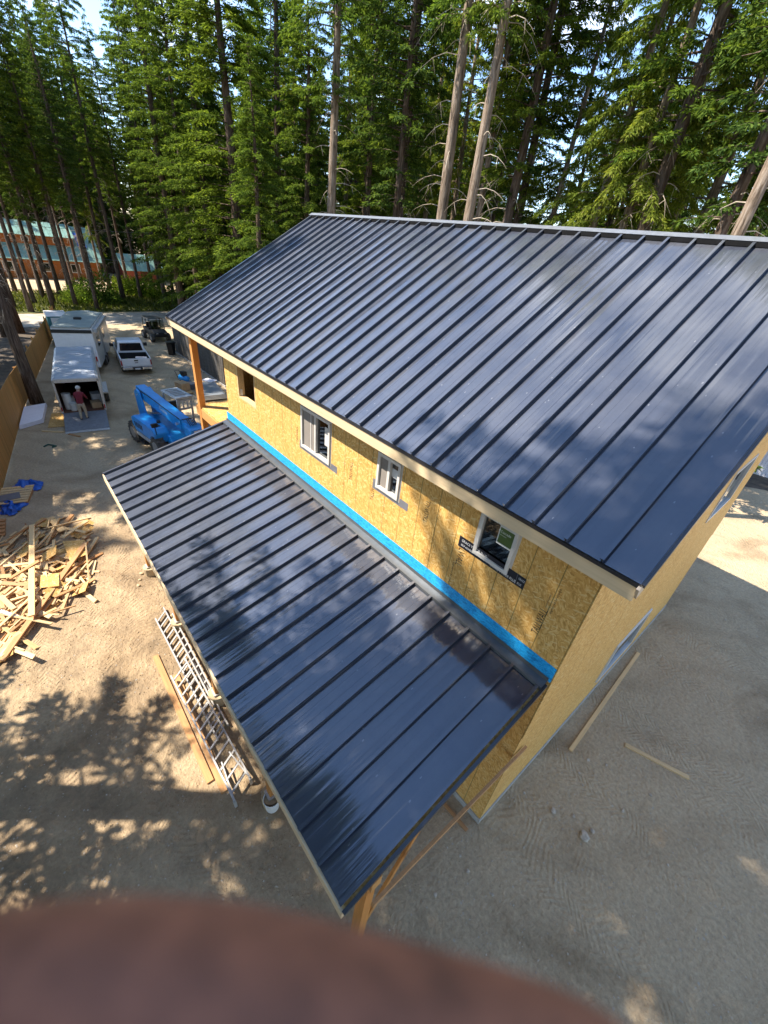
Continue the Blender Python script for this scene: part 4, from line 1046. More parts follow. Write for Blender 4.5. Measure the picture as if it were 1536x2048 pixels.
# local frame: +x is the machine's front, +y its left
b = MB()
b.prism([(-1.75, .5), (-1.75, 1.0), (-1.3, 1.15), (1.5, 1.05), (1.75, .8), (1.75, .5), (1.2, .42), (-1.2, .42)], 'y', -.55, .55)
b.build('chassis', M['blue_paint'], th, bevel=.03)
b = MB(); b.prism([(-1.0, .72), (-1.05, 1.30), (-.8, 1.42), (1.05, 1.36), (1.28, 1.15), (1.30, .72)], 'y', -1.06, -.40); hd = b.build('engine_hood', M['blue_paint'], th, bevel=.05)
b = MB(); b.box(.62, .98, -.92, -.62, 1.39, 1.405); b.build('grille', M['black'], hd)
b = MB(); b.tube([(.55, -.5, 1.38), (.55, -.5, 1.48)], .08, 10); b.build('exhaust_cap', M['black'], hd)
for k in range(5):
    b = MB(); b.box(-.75 + k * .17, -.65 + k * .17, -1.066, -1.058, .95, 1.18); b.build('louvre', M['black'], hd)
b = MB(); b.box(-1.06, 1.3, -1.05, -.5, .66, .715); b.build('hood_gap', M['black'], th)
b = MB(); b.box(-.3, .3, -1.2, -1.0, .38, .42); b.box(-.3, -.26, -1.2, -1.16, .38, .6); b.box(.26, .3, -1.2, -1.16, .38, .6); b.build('step', M['black'], th)
for (x, z) in ((-1.72, 2.02), (1.95, 1.74), (3.0, 1.5)):
    b = MB(); b.tube([(x, -.36, z), (x, .36, z)], .06, 10); b.build('pivot_pin', M['chrome'], th)
b = MB(); b.tube([(-1.5, -.25, 2.26), (-.2, -.25, 2.2), (1.0, -.24, 2.08), (2.1, -.22, 1.98)], .022, 5); b.build('hydraulic_line', M['black'], th)
b = MB(); b.box(-1.0, 1.2, -1.075, -1.065, .55, .74); b.build('side_stripe', M['grey_paint'], th)
b = MB(); b.tube([(1.25, -.95, 1.1), (1.38, -1.02, 1.62)], .02, 6); b.box(1.34, 1.42, -1.14, -.9, 1.55, 1.72); b.build('mirror', M['black'], th)
# rear tower
for s in (-1, 1):
    b = MB(); b.prism([(-1.95, .75), (-2.0, 2.12), (-1.75, 2.3), (-1.45, 2.2), (-1.1, 1.15), (-1.1, .75)], 'y', s * .30 - .04, s * .30 + .04); b.build('boom_tower', M['blue_paint'], th, bevel=.02)
def seg(x0, z0, x1, z1, w_, h, name, mat=None):
    b = MB(); b.beam((x0, 0, z0), (x1, 0, z1), w_, h); return b.build(name, mat or M['blue_paint'], th, bevel=.02)
bo = seg(-2.05, 2.12, 2.1, 1.72, .42, .50, 'boom')
bi = seg(2.0, 1.73, 2.75, 1.66, .32, .38, 'inner_boom')
b = MB(); b.tube([(-1.4, 0, 1.1), (.3, 0, 1.62)], .06, 8); b.build('lift_cylinder', M['chrome'], th)
b = MB(); b.prism([(2.65, 1.9), (3.15, 1.8), (3.4, 1.15), (3.3, .6), (2.95, .6), (2.85, 1.3), (2.6, 1.5)], 'y', -.32, .32); hn = b.build('boom_head', M['blue_paint'], th, bevel=.04)
b = MB(); b.add([(3.18, -.18, 1.76), (3.18, .18, 1.76), (3.29, .18, 1.48), (3.29, -.18, 1.48)], [(0, 1, 2, 3)]); b.v = [(x + .012, y, z + .01) for x, y, z in b.v]; b.build('plate', M['ink_white'], hn)
b = MB()
for z in (.3, 1.0): b.box(3.42, 3.5, -.62, .62, z, z + .12)
for y in (-.6, -.2, .2, .56): b.box(3.44, 3.49, y, y + .05, .3, 1.45)
b.build('fork_carriage', M['black'], th)
for y in (-.45, .38):
    b = MB(); b.box(3.5, 4.65, y, y + .1, .12, .17); b.box(3.5, 3.56, y, y + .1, .12, 1.0); b.build('fork', M['black'], th)
b = MB()
for k in range(5): b.tube([(2.2, -.14 + .07 * k, 1.98), (2.6, -.14 + .07 * k, 2.12), (2.9, -.14 + .07 * k, 1.92)], .02, 5)
b.build('hydraulic_hose', M['black'], th)
text('Genie', .26, M['ink_white'], th, (.2, -.216, 1.86), (PI / 2, math.atan2(.40, 4.15), PI), xs_=1.2).rotation_euler = (PI / 2, math.atan2(.40, 4.15), 0)
# cab on its left
cb = bpy.data.objects.new('cab', None); C.objects.link(cb); cb.parent = th
b = MB(); b.box(-.7, .75, .40, 1.15, .72, 1.15); b.build('cab_base', M['blue_paint'], cb, bevel=.03)
for (x, y) in ((-.65, .45), (.68, .45), (-.65, 1.1), (.68, 1.1)):
    b = MB(); b.box(x - .035, x + .035, y - .035, y + .035, 1.15, 2.34); b.build('cab_post', M['grey_paint'], cb)
b = MB()
for (p0, p1, q0, q1) in rects(-.72, .76, .38, 1.17, [(-.55 + .22 * k, -.55 + .22 * k + .13, .5, 1.05) for k in range(5)]): b.box(p0, p1, q0, q1, 2.34, 2.41)
b.build('roof_guard', M['grey_paint'], cb)
b = MB(); b.box(-.5, -.1, .55, 1.0, 1.15, 1.35); b.box(-.6, -.45, .55, 1.0, 1.35, 1.85); b.build('seat', M['black'], cb)
b = MB()
for (p0, p1, q0, q1) in rects(.45, 1.12, 1.15, 2.3, [(.52 + .2 * k, .66 + .2 * k, 1.9, 2.2) for k in range(3)] + [(.5, 1.06, 1.2, 1.8)]): b.box(.70, .73, p0, p1, q0, q1)
b.build('front_guard', M['grey_paint'], cb)
for x in (-1.15, 1.15):
    for s in (-1, 1): wheel(th, x, s * .92, .50, .34, tread=True)
for s in (-1, 1):
    b = MB(); b.box(1.74, 1.78, s * .4 - .08, s * .4 + .08, .7, .85); b.build('headlight', M['chrome'], th)

# ------------------------------------------------------------------ cabins beyond the road
cbn = thing('log_cabin', 'orange timber cabin with pale green metal roofs far beyond the road', 'cabin', (85, -2.2, 0))
b = MB(); b.box(0, 8, -8.2, 12, 0, 2.75); b.build('wall', M['log'], cbn)
for s in (-8.2, 12):
    b = MB(); b.prism([(0, 2.75), (8, 2.75), (4, 6.6)], 'y', s - .05, s + .05); b.build('gable', M['log'], cbn)
def rib_roof(name, x0, z0, x1, z1, y0, y1, parent, step=.5):
    b = MB(); b.beam((x0, (y0 + y1) / 2, z0), (x1, (y0 + y1) / 2, z1), y1 - y0, .06)
    y = y0 + .1
    while y < y1: b.beam((x0, y, z0 + .05), (x1, y, z1 + .05), .05, .05); y += step
    return b.build(name, M['green_roof'], parent)
rib_roof('roof', -.5, 2.45, 4, 6.75, -8.7, 12.5, cbn); rib_roof('roof', 8.5, 2.45, 4, 6.75, -8.7, 12.5, cbn)
b = MB(); b.prism([(1.35, 4.2), (1.35, 5.35), (4, 6.5), (4, 4.2)], 'y', -5.6, 8.5); dm = b.build('dormer', M['log'], cbn)
rib_roof('dormer_roof', 1.0, 5.35, 4.1, 6.95, -5.9, 8.9, cbn)
for y in (-4.0, -.3, 4.2):
    b = MB(); b.box(1.28, 1.345, y, y + .9, 4.55, 5.15); f_ = b.build('window', M['vinyl'], cbn)
    b = MB(); b.box(1.27, 1.279, y + .1, y + .8, 4.62, 5.08); b.build('pane', M['car_glass'], f_)
for y in (-5.5, -2.0, 2.5, 7):
    b = MB(); b.box(-.06, -.005, y, y + 1.2, .9, 2.1); f_ = b.build('window', M['vinyl'], cbn)
    b = MB(); b.box(-.07, -.061, y + .1, y + 1.1, 1.0, 2.0); b.build('pane', M['car_glass'], f_)
b = MB(); b.box(1.5, 3.0, -8.33, -8.26, 3.2, 4.6); f_ = b.build('window', M['vinyl'], cbn)
tarp_b = MB(); tarp_b.beam((1.2, -6.7, 4.28), (3.0, -6.5, 6.0), 1.1, .05); tag(put('tarp', tarp_b.mesh('tarp', M['tarp']), None, (85, -2.2, 0)), 'dark blue tarp spread on the green roof of the far cabin', 'tarp')
sd = thing('red_shed', 'small red shed with a pale green metal roof beyond the road', 'shed', (84, -16.3, 0))
b = MB(); b.box(0, 4, -2.7, 2.7, 0, 1.95); b.build('wall', M['red_wall'], sd)
for s in (-2.7, 2.7):
    b = MB(); b.prism([(0, 1.95), (4, 1.95), (2, 3.6)], 'y', s - .04, s + .04); b.build('gable', M['red_wall'], sd)
rib_roof('roof', -.4, 1.65, 2, 3.8, -3.1, 3.1, sd); rib_roof('roof', 4.4, 1.65, 2, 3.8, -3.1, 3.1, sd)
b = MB(); b.box(-.05, -.005, -.5, .5, .1, 1.8); b.build('door', M['dark_in'], sd)
# wires
for (a, c_, lab) in (((-60, 440, 66), (560, 462, 66), 'upper thin grey overhead wire crossing in front of the left trees'), ((150, 512, 64), (520, 516, 64), 'lower thin grey overhead wire crossing in front of the left trees')):
    p, q = WX(a[0], a[1], a[2]), WX(c_[0], c_[1], c_[2]); pts = [p.lerp(q, k / 12) + Vector((0, 0, -.7 * (1 - (2 * k / 12 - 1) ** 2))) for k in range(13)]
    b = MB(); b.tube(pts, .02, 4); tag(b.build('overhead_wire', M['tape_grey']), lab, 'wire')

# ------------------------------------------------------------------ trees
def crown_mesh(name, H, zc, R, nb, seed, mats, prof, rise=.12, droop=.35, hang=.25, tw=.36, dens=8.0, kl=.24, kw=.066, gap=0.0):
    rg = np.random.default_rng(seed)
    bp, bl = [], []
    V = []; wood_pts = MB()
    z_all = zc + (H - zc) * np.sort(rg.random(nb)) ** .95
    for i, z in enumerate(z_all):
        rel = (z - zc) / (H - zc)
        if gap and rg.random() < gap: continue
        L = R * prof(rel) * rg.uniform(.62, 1.12) + .15
        az = i * 2.39996 + rg.uniform(-.5, .5)
        dh = np.array([math.cos(az), math.sin(az), 0.0]); side = np.array([-dh[1], dh[0], 0.0])
        up = rise * (1 + 1.6 * rel)
        def axis(t): return dh * (L * t)[:, None] + np.array([0, 0, 1.0]) * (z + L * (up * t - droop * t * t))[:, None]
        tt = np.linspace(0, 1, 4); ax = axis(tt)
        wood_pts.tube([tuple(p) for p in ax], [.018 + .012 * L, .012 + .006 * L, .012, .004], 3, mi=1, cap=False)
        n = max(5, int(L * dens))
        t = np.sort(rg.uniform(.16, 1, n)); base = axis(t)
        for s in (-1, 1, 0):
            tl = (tw * (.35 + L * .28) * (1.08 - t)) + .16
            fw = .75 if s else 1.2
            d = dh[None, :] * fw + side[None, :] * s * 1.0 + np.array([0, 0, 1.0])[None, :] * rg.normal(-.08, .26, n)[:, None]
            d += rg.normal(0, .14, (n, 3)); d /= np.linalg.norm(d, axis=1)[:, None]
            for k, fr in enumerate((.12, .5, .9)):
                p0 = base + d * (tl * fr)[:, None]
                p0[:, 2] -= hang * tl * fr * fr
                dk = d + rg.normal(0, .33, (n, 3)); dk[:, 2] -= hang * (.5 + fr) + .1; dk /= np.linalg.norm(dk, axis=1)[:, None]
                ln_ = kl * rg.uniform(.6, 1.3, n) * (1.1 - .25 * fr)
                nrm = np.array([0, 0, 1.0])[None, :] + rg.normal(0, .5, (n, 3))
                wv = np.cross(dk, nrm); wv /= (np.linalg.norm(wv, axis=1)[:, None] + 1e-9)
                ww = kw * rg.uniform(.6, 1.3, n)
                a = p0; m_ = p0 + dk * (ln_ * .45)[:, None]; e = p0 + dk * ln_[:, None]
                quad = np.stack([a, m_ + wv * (ww / 2)[:, None], e, m_ - wv * (ww / 2)[:, None]], 1)
                V.append(quad.reshape(-1, 3))
    V = np.concatenate(V); nq = len(V) // 4
    nwv = len(wood_pts.v); allv = np.concatenate([V, np.array(wood_pts.v).reshape(-1, 3)])
    me = bpy.data.meshes.new(name)
    me.vertices.add(len(allv)); me.vertices.foreach_set('co', allv.astype(np.float32).ravel())
    wf = wood_pts.f
    lt = np.concatenate([np.arange(nq * 4), (np.array(wf) + nq * 4).ravel()]).astype(np.int32)
    nf = nq + len(wf)
    me.loops.add(len(lt)); me.loops.foreach_set('vertex_index', lt)
    me.polygons.add(nf); me.polygons.foreach_set('loop_start', np.arange(nf, dtype=np.int32) * 4)
    for mm in mats: me.materials.append(mm)
    me.polygons.foreach_set('material_index', np.array([0] * nq + [1] * len(wf), dtype=np.int32))
    me.update(calc_edges=True); me.validate()
    return me
def trunk_mesh(name, H, r0, mat, seed, lean=.15):
    rg = random.Random(seed); b = MB(); n = 12
    ph = rg.uniform(0, 6)
    pts = [(lean * math.sin(ph + i * .7) * (i / n), lean * math.cos(ph + i * .5) * (i / n), -.2 + (H + .2) * i / n) for i in range(n + 1)]
    rad = [r0 * (1.25 if i == 0 else 1.0) * (1 - i / n) ** .8 + .02 for i in range(n + 1)]
    b.tube(pts, rad, 9); return b.mesh(name, mat, smooth=True)
def dead_mesh(name, z0, z1, r0, nb, seed, Lm=2.2):
    rg = random.Random(seed); b = MB()
    for k in range(nb):
        z = rg.uniform(z0, z1); a = rg.uniform(0, 6.283); L = Lm * rg.uniform(.3, 1.0)
        dx, dy = math.cos(a), math.sin(a); dr = rg.uniform(.3, .9)
        pts = [(dx * (r0 * .6 + L * t), dy * (r0 * .6 + L * t), z + L * (.25 * t - dr * t * t)) for t in (0, .3, .6, .85, 1)]
        b.tube(pts, [.024, .017, .012, .008, .004], 3, cap=False)
        for j in range(2):
            t = rg.uniform(.4, .8); p = Vector(pts[2]); q = p + Vector((rg.uniform(-.4, .4), rg.uniform(-.4, .4), rg.uniform(-.6, -.1)))
            b.tube([p, q], [.010, .004], 3, cap=False)
    return b.mesh(name, M['twig'])
cone = lambda r: (1 - r) ** .8
full = lambda r: min(1, (1 - r) ** .65 * 1.05) * (.75 + .25 * min(1, r * 6))
high = lambda r: math.sin(PI * min(1, (r * .92 + .12))) ** .7
PROTO = {}
wide = lambda r: (1 - r) ** .75 * min(1, .55 + r * 4)
def proto(key, H, r0, bark, crown_kw, mats, dead=None):
    parts = [('trunk', trunk_mesh('trunk', H * .97, r0, bark, hash(key) % 97 if False else len(PROTO) + 3))]
    parts.append(('crown', crown_mesh('crown', H=H, mats=[mats, bark], seed=len(PROTO) + 21, **crown_kw)))
    if dead: parts.append(('dead_branches', dead_mesh('dead_branches', dead[0], dead[1], r0, dead[2], len(PROTO) + 40, dead[3])))
    PROTO[key] = (H, parts)
proto('full', 29, .36, M['bark'], dict(zc=1.5, R=4.6, nb=210, prof=full, dens=16, droop=.38, hang=.3, kl=.24, kw=.066), M['fol'])
proto('full2', 31, .38, M['bark'], dict(zc=3.0, R=4.2, nb=195, prof=full, dens=15, droop=.30, hang=.35, kl=.24, kw=.066), M['fol'])
proto('high', 32, .34, M['bark'], dict(zc=12.5, R=3.6, nb=150, prof=high, dens=14, droop=.30, hang=.3, kl=.24, kw=.066, gap=.08), M['fol'], (4, 13, 26, 1.8))
proto('high2', 33, .30, M['bark'], dict(zc=10.5, R=3.2, nb=150, prof=high, dens=8, droop=.25, hang=.25, kl=.28, kw=.09, gap=.12), M['fol_d'], (3, 12, 34, 1.5))
proto('hem', 28, .30, M['bark_pale'], dict(zc=3.0, R=4.0, nb=150, prof=full, dens=18, droop=.55, hang=.75, kl=.23, kw=.055, gap=.12), M['fol_y'], (2, 9, 16, 2.0))
proto('hem2', 30, .26, M['bark_pale'], dict(zc=6.5, R=3.4, nb=125, prof=full, dens=18, droop=.6, hang=.85, kl=.23, kw=.055, gap=.14), M['fol_y'], (3, 10, 24, 2.2))
proto('bare', 34, .40, M['bark_pale'], dict(zc=17, R=3.6, nb=120, prof=high, dens=11, droop=.35, hang=.4, kl=.24, kw=.066), M['fol'], (6, 18, 30, 2.4))
proto('shade', 31, .33, M['bark'], dict(zc=11.2, R=3.7, nb=120, prof=wide, dens=10, droop=.35, hang=.35, kl=.24, kw=.066), M['fol'])
proto('thin', 20, .07, M['bark'], dict(zc=3.0, R=2.5, nb=56, prof=full, dens=8, droop=.4, hang=.35, kl=.30, kw=.10, gap=.3), M['fol'])  # sparse low crown, added out of view to dapple the shade on the yard
proto('young', 13, .16, M['bark'], dict(zc=.6, R=2.5, nb=110, prof=cone, dens=9, droop=.15, hang=.12, kl=.26, kw=.10), M['fol'])
proto('dense', 30, .34, M['bark'], dict(zc=2.0, R=4.4, nb=190, prof=full, dens=8, droop=.35, hang=.3, kl=.32, kw=.11), M['fol_d'])
rt = random.Random(3)
FIRST = {}
def tree(kind, loc, s=1.0, label=None, group=None, sw=1.0):
    H, parts = PROTO[kind]
    nm = {'young': 'young_conifer', 'hem': 'hemlock_tree', 'hem2': 'hemlock_tree'}.get(kind, 'fir_tree')
    root = thing(nm, label, 'tree', loc, rt.uniform(0, 6.28), group)
    k = sw * s; root.scale = (k, k, s)
    for n_, me in parts:
        q = put(n_, me, root)
        if n_ == 'dead_branches': q['kind'] = 'stuff'
    return root
FG = 'conifers of the dense forest beyond the road and house'
FL = 'tall conifer standing among many others in the dense background forest'
T1 = [  # bearing (photo column at the horizon), distance, kind, scale, label
 (470, 41, 'full', 1.0, 'broad sunlit fir with lush foliage to the ground left of the roof ridge end'),
 (560, 47, 'full2', 1.0, 'broad green fir right behind the left end of the roof ridge'),
 (410, 50, 'full2', .95, 'lush fir just left of the broad sunlit fir, beyond the roof corner'),
 (663, 33, 'bare', .92, 'tall dark trunked fir standing behind the ridge near its left end'),
 (615, 37, 'full', .8, 'green fir rising behind the ridge between two dark trunks'),
 (735, 38, 'high', .95, 'slim fir with a thin brown trunk behind the left third of the ridge'),
 (728, 43, 'full2', .85, 'leafy fir partly hidden by a thin trunk behind the ridge'),
 (800, 36, 'high', 1.0, 'fir with twin looking dark trunk right of the slim firs behind the ridge'),
 (792, 31, 'high2', .9, 'slim pale trunked fir in front of a darker trunk behind the ridge'),
 (850, 44, 'hem', 1.0, 'light green hemlock behind the middle of the ridge'),
 (882, 28, 'bare', 1.05, 'thick leaning-looking grey trunk behind the middle of the ridge'),
 (937, 26, 'bare', 1.0, 'pale trunked fir bristling with bleached dead branches behind the ridge'),
 (956, 31, 'bare', .95, 'slim pale trunk close to the right of the fir with bleached branches'),
 (1013, 29, 'high', 1.0, 'dark bare trunk right of the bleached fir, left of a close pair'),
 (1032, 31, 'high2', 1.0, 'dark bare trunk right of the bleached fir, right of a close pair'),
 (1068, 42, 'young', .95, 'small bright green conifer showing above the ridge in a sky gap'),
 (1104, 30, 'hem2', .85, 'slender pale hemlock behind the right half of the ridge'),
 (1140, 34, 'hem', .75, 'short yellow green hemlock right of the slender pale hemlock'),
 (1188, 27, 'hem', .95, 'drooping yellow green hemlock behind the right half of the ridge'),
 (1246, 26, 'hem2', 1.0, 'yellow green hemlock with a pale trunk left of a dark trunk at right'),
 (1288, 25, 'high', 1.05, 'stout dark trunk slanting up to the blue gap at upper right'),
 (1395, 27, 'hem', 1.0, 'dark green tree below the blue gap at upper right'),
 (1443, 22, 'high2', 1.0, 'pale leaning trunk near the right frame edge, left of two'),
 (1478, 20, 'bare', .9, 'pale leaning trunk near the right frame edge, right of two'),
 (690, 46, 'hem', 1.05, 'light green hemlock filling the gap between two slim firs behind the ridge'),
 (765, 47, 'full2', 1.0, 'lush fir seen between slim trunks behind the left third of the ridge'),
 (905, 41, 'hem', 1.0, 'light green hemlock between the thick grey trunk and the bleached fir'),
 (985, 40, 'full', .9, 'green fir between the slim pale trunk and the close dark pair'),
 (515, 34, 'full', .62, 'smaller bright fir standing before the broad sunlit fir at the roof edge'),
 (1215, 36, 'full2', .9, 'green fir behind the drooping hemlocks at right'),
 (1340, 33, 'hem', .85, 'drooping hemlock between the stout dark trunk and the dark green tree'),
 (1560, 25, 'dense', .9, 'dark dense fir cut by the right frame edge'),
]
WIDE = {470: 1.35, 560: 1.15, 1478: .72, 1443: .85, 937: .8, 882: .85, 956: .7}
for (u, dist, kind, s, lab) in T1: tree(kind, AZ(u, dist), s, lab, None, WIDE.get(u, 1.0))
T2 = [((75, 806), 'high', .95, 'leaning-looking bare trunk standing inside the yard beside the wooden fence'),
      ((221, 582), 'high2', .95, 'dark bare trunk beside the far cabin, in front of the road side bushes'),
      ((247, 598), 'high', .95, 'dark bare trunk in the grass verge left of the red shed'),
      ((332, 608), 'high', .9, 'dark trunk in the verge nearest the left roof corner, left of a pair'),
      ((349, 606), 'high2', .9, 'dark trunk in the verge nearest the left roof corner, right of a pair'),
      ((306, 582), 'high2', .85, 'slim dark trunk in front of the red shed right side'),
      ((120, 588), 'high2', .95, 'dark trunk crossing the middle of the far cabin'),
      ((107, 606), 'high', .85, 'dark trunk just left of the one crossing the cabin middle'),
      ((143, 592), 'high2', .85, 'thin dark trunk crossing the right end of the cabin roof'),
      ((85, 590), 'high2', .9, 'thin dark trunk crossing the left half of the cabin roof'),
      ((165, 572), 'high2', .8, 'thin dark trunk in front of the cabin gable end'),
      ((206, 572), 'hem2', .75, 'slim pale stem between the cabin and the dark bare trunk')]
LG = 'bare trunked firs in front of the far cabin'
for (x, y, kind, k_) in [(59.5, 2.6, 'high', .78), (62.5, .6, 'high2', .8), (64, 3.4, 'high', .75), (66, -.6, 'high2', .72), (71, 1.6, 'high', .8), (73.5, -1.2, 'high2', .8), (76, -5.2, 'high', .75), (78, -7.4, 'high2', .8), (75, 3.5, 'high', .8), (63.5, -5.6, 'high2', .75),
                         (58.5, -.6, 'high2', .7), (79, -12.5, 'high', .8), (70, -14.6, 'high', .8), (67, -11.2, 'high2', .8), (60, -15.5, 'high', .85), (72.5, -6.6, 'high2', .8), (57, 1.4, 'high', .8), (58.2, -4.6, 'high2', .75), (61, -3, 'high', .72)]:
    tree(kind, (x, y, 0), k_, 'tall fir with a bare lower trunk among others in front of the far cabin', LG, .8)
for (q, kind, s, lab) in T2: tree(kind, G(*q), s, lab, None, .8)
for (x, y, kind, s, lab) in [(41, 6.0, 'high', .9, 'dark trunk just behind the far part of the wooden fence'), (45.6, 4.1, 'high2', .95, 'dark trunk close behind the far end of the wooden fence, left of a pair'),
                             (46.9, 3.2, 'high', .95, 'dark trunk close behind the far end of the wooden fence, right of a pair'), (36.5, 7.4, 'dense', .85, 'dense dark fir behind the wooden fence at the left edge')]:
    tree(kind, (x, y, 0), s, lab)
# trees to the left of the picture, seen as shade and at the frame edge; thin ones added to soften trunk shadows
SHADE = [(8.1, 9.6, 'shade', 1.0), (5.5, 9.4, 'shade', .9), (11.2, 11.2, 'thin', .8), (8.6, 9.9, 'thin', 1.0), (5.8, 10.0, 'thin', .85), (2.6, 10.6, 'shade', .95), (8.3, 13.2, 'high', 1.0), (4.0, 13.0, 'dense', 1.0), (-1.5, 11.0, 'full', .95), (-3.5, 13.5, 'shade', 1.0), (-8, 10, 'hem2', .95), (-10.5, 5, 'hem', .85),
         (22.8, 8.8, 'full2', .95), (28, 8.2, 'high', .95), (31.5, 11.5, 'high2', .85), (30, 17, 'high', 1.0), (38, 13, 'high', .85), (43, 10, 'high', .9), (36, 19, 'dense', .9), (50, 13, 'high2', .9), (27, 21, 'high2', .9), (47, 20, 'full2', .9), (56, 10, 'high', .9), (60, 16, 'full', .9)]
rt.seed(2)
for (x, y, kind, s) in SHADE: tree(kind, (x, y, 0), s, 'tall conifer behind the wooden fence on the left, shading the yard', 'conifers left of the yard')
# background rows
rb = random.Random(17); placed = []
for ring, (d0, d1, n_) in enumerate(((50, 66, 30), (66, 84, 36), (84, 112, 46), (112, 150, 52))):
    k = 0; tries = 0
    while k < n_ and tries < 4000:
        tries += 1
        u = rb.uniform(-60, 1640); p = AZ(u, rb.uniform(d0, d1))
        if p.y > -9 and p.x < 78: continue
        if 82 < p.x < 96 and p.y > -24: continue
        if p.x < 84 and p.x > 55 and p.y > -20: continue
        if u > 1060 and u < 1120 and ring < 3: continue
        if u > 990 and (ring > 1 or rb.random() < .75): continue
        if any((p - q).length < 3.2 for q in placed): continue
        placed.append(p); k += 1
        kind = rb.choice(['full', 'full2', 'dense', 'high', 'dense', 'hem'] if ring < 2 else ['full', 'dense', 'full2', 'dense'])
        where = 'above the far cabin' if u < 200 else 'left of the roof' if u < 420 else 'behind the left end of the ridge' if u < 700 else 'behind the middle of the ridge' if u < 1000 else 'behind the right part of the ridge'
        what = {'full': 'broad green fir', 'full2': 'tall green fir', 'dense': 'dense dark fir', 'high': 'bare trunked fir', 'hem': 'light green hemlock'}[kind]
        tree(kind, p, rb.uniform(.78, 1.02), '%s in the %s forest row %s' % (what, ('nearest', 'second', 'third', 'farthest')[ring], where), FG)
# trees beyond the cabins
for (x, y) in ((98, 1), (101, -4), (99, -9), (104, -14), (106, 4)): tree('dense', (x, y, 0), 1.15, 'very tall dense dark fir close behind the far cabin', FG)
for k in range(44):
    p = Vector((rb.uniform(97, 140), rb.uniform(-34, 14), 0)); tree(rb.choice(['dense', 'full', 'full2']), p, rb.uniform(.8, 1.0), FL, FG)
# low saplings and brush along the verge, behind the house
def bush_mesh(name, R, H, n, seed, mat):
    rg = np.random.default_rng(seed); d = rg.normal(0, 1, (n, 3)); d[:, 2] = np.abs(d[:, 2]); d /= np.linalg.norm(d, axis=1)[:, None]
    p = d * (rg.random(n) ** .4)[:, None] * np.array([R, R, H]) * (1 + .25 * np.sin(d[:, :1] * 5 + d[:, 1:2] * 4))
    dk = d + rg.normal(0, .6, (n, 3)); dk /= np.linalg.norm(dk, axis=1)[:, None]
    w_ = np.cross(dk, rg.normal(0, 1, (n, 3))); w_ /= np.linalg.norm(w_, axis=1)[:, None]
    l_ = rg.uniform(.12, .26, n)[:, None]
    q = np.stack([p, p + dk * l_ * .5 + w_ * l_ * .25, p + dk * l_, p + dk * l_ * .5 - w_ * l_ * .25], 1).reshape(-1, 3)
    me = bpy.data.meshes.new(name); me.from_pydata(q.tolist(), [], [(4 * i, 4 * i + 1, 4 * i + 2, 4 * i + 3) for i in range(n)]); me.materials.append(mat); return me
def stem_mesh(seed, H):
    rg = random.Random(seed); b = MB()
    for k in range(6): b.tube([(0, 0, -.05), (rg.uniform(-.3, .3), rg.uniform(-.3, .3), H * .5), (rg.uniform(-.7, .7), rg.uniform(-.7, .7), H * .85)], [.03, .02, .008], 4)
    return b.mesh('stem', M['bark'])
BM = [(bush_mesh('foliage', 1.5, 1.7, 2600, 1, M['leaf']), stem_mesh(1, 1.6)), (bush_mesh('foliage', 1.9, 2.3, 3000, 2, M['fol']), stem_mesh(2, 2.0))]
for (u, v, k, s, lab) in [(205, 606, 1, 1.3, 'dark round bush in the grass verge beyond the trailers'), (170, 598, 1, .9, 'small dark bush left of the round bush in the verge'), (262, 588, 0, 1.2, 'bright green bush in front of the red shed, left one'), (290, 590, 0, 1.3, 'bright green bush in front of the red shed, middle one'),
                          (318, 596, 0, 1.1, 'bright green bush in front of the red shed, right one'), (240, 580, 0, .9, 'bright green bush between the dark trunks left of the red shed'), (150, 606, 1, .7, 'low dark bush at the left end of the verge')]:
    b_ = thing('bush', lab, 'bush', G(u, v), R_.uniform(0, 6)); b_.scale = (s, s, s); put('foliage', BM[k][0], b_); put('stem', BM[k][1], b_)
for k in range(26):
    p = AZ(rb.uniform(380, 1500), rb.uniform(27, 44))
    if p.y > -12.5: continue
    if rb.random() < .45: tree('young', p, rb.uniform(.35, .75), 'young conifer growing between the trunks behind the house', 'saplings behind the house')
    else:
        b_ = thing('bush', 'green bush growing between the trunks behind the house', 'bush', p, rb.uniform(0, 6), 'bushes behind the house'); s = rb.uniform(1.0, 1.7); b_.scale = (s, s, s); kk = rb.randrange(2); put('foliage', BM[kk][0], b_); put('stem', BM[kk][1], b_)
# verge grass
def blades(name, n, region, h, mat, seed):
    rg = np.random.default_rng(seed); pts = np.array([region(rg) for _ in range(n)]); a = rg.uniform(0, 6.28, n); hh = h * rg.uniform(.4, 1.3, n)
    wv = np.stack([np.cos(a), np.sin(a), np.zeros(n)], 1) * (.05 + .05 * rg.random(n))[:, None]
    b0 = np.stack([pts[:, 0], pts[:, 1], np.zeros(n)], 1); tip = b0 + np.stack([rg.normal(0, .12, n), rg.normal(0, .12, n), hh], 1)
    q = np.stack([b0 - wv, b0 + wv, tip], 1).reshape(-1, 3)
    me = bpy.data.meshes.new(name); me.from_pydata(q.tolist(), [], [(3 * i, 3 * i + 1, 3 * i + 2) for i in range(n)]); me.materials.append(mat)
    return tag(put(name, me), kind='stuff')
blades('grass', 9000, lambda rg: (rg.uniform(56.8, 72), rg.uniform(-28, 5)), .35, M['grassm'], 8)
blades('undergrowth', 9000, lambda rg: (rg.uniform(2, 44), rg.uniform(-40, -14.5)), .5, M['fol'], 9)

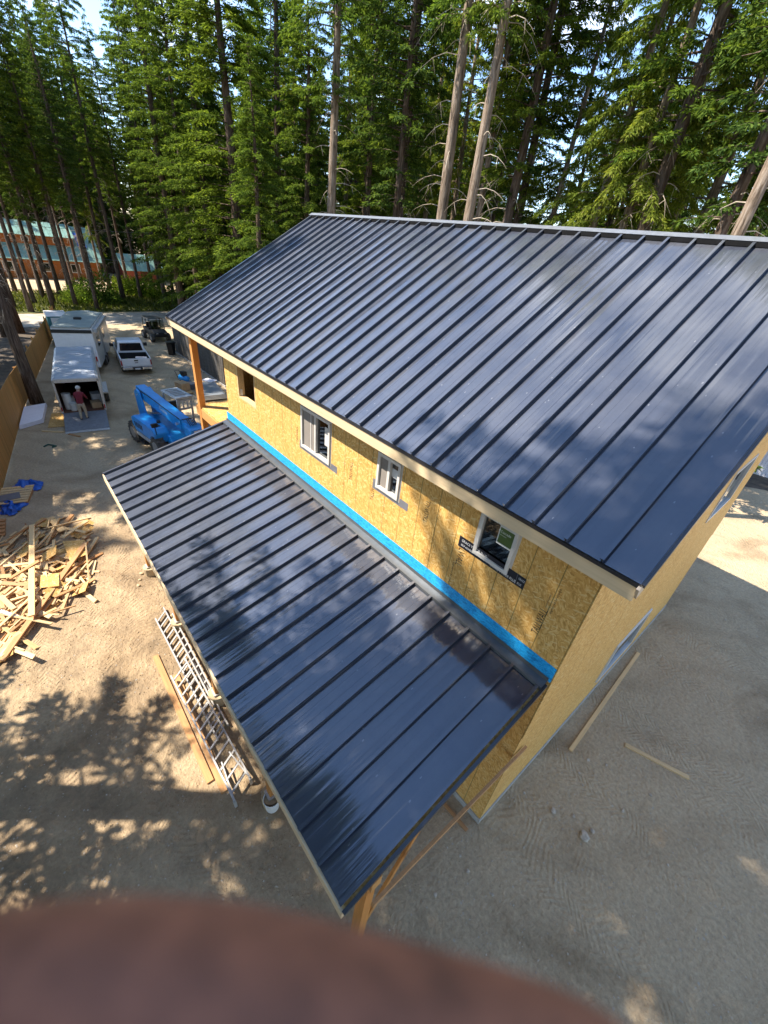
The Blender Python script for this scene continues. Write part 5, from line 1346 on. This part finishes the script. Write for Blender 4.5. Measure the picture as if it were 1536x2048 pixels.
# ------------------------------------------------------------------ the photographer's finger in front of the lens
def camp(u, v, z): return Vector(CAM + ROT.T @ np.array([(u - 768) / F_PX * z, (v - 1024) / F_PX * z, z]))
hand = thing('hand', 'dark blurred finger of the photographer across the bottom edge of the view', 'hand', camp(-900, 2500, .03))
hb = hand.location.copy()
D = .024
Fg = [(camp(1490, 2490, D), .0086), (camp(960, 2335, D), .0092), (camp(270, 2172, D), .0094), (camp(-150, 2195, D), .0092), (camp(-700, 2400, D * 1.05), .0098), (camp(-1500, 2860, D * 1.15), .0105), (camp(-2100, 3500, D * 1.3), .016)]
wr = camp(-2300, 4300, D * 1.9)
chains = [(Fg[-1][0], None)]
vsx = [p - hb for p, r in Fg]; rr = [r for p, r in Fg]; eds = [(i, i + 1) for i in range(len(Fg) - 1)]
kn = len(Fg) - 1
vsx.append(wr - hb); rr.append(.024); eds.append((kn, len(vsx) - 1)); wi = len(vsx) - 1
back = Vector(ROT[2])                                    # away from the lens
for j in range(3):                                       # three folded fingers beside it
    k0 = Fg[-1][0] - hb + back * (.021 * (j + 1)) + Vector(ROT[1]) * (.022 + .02 * j)
    tip = Fg[-2][0] - hb + back * (.021 * (j + 1)) + Vector(ROT[1]) * (.04 + .02 * j)
    in_ = tip + Vector(ROT[1]) * .022 - Vector(ROT[0]) * .016
    b_ = len(vsx); vsx += [k0, tip, in_]; rr += [.012, .0088, .0078]; eds += [(wi, b_), (b_, b_ + 1), (b_ + 1, b_ + 2)]
b_ = len(vsx); vsx += [wr - hb + Vector(ROT[0]) * .03 - Vector(ROT[1]) * .02, wr - hb + Vector(ROT[0]) * .055 - Vector(ROT[1]) * .032]; rr += [.012, .0095]; eds += [(wi, b_), (b_, b_ + 1)]
me = bpy.data.meshes.new('hand_skel'); me.from_pydata(vsx, eds, [])
o = bpy.data.objects.new('hand_skel', me); C.objects.link(o); o.modifiers.new('s', 'SKIN')
for i, r in enumerate(rr): me.skin_vertices[0].data[i].radius = (r, r)
me.skin_vertices[0].data[wi].use_root = True; me.skin_vertices[0].data[0].use_root = False
sb = o.modifiers.new('u', 'SUBSURF'); sb.levels = 3; sb.render_levels = 3
hm = bpy.data.meshes.new_from_object(o.evaluated_get(bpy.context.evaluated_depsgraph_get())); bpy.data.objects.remove(o)
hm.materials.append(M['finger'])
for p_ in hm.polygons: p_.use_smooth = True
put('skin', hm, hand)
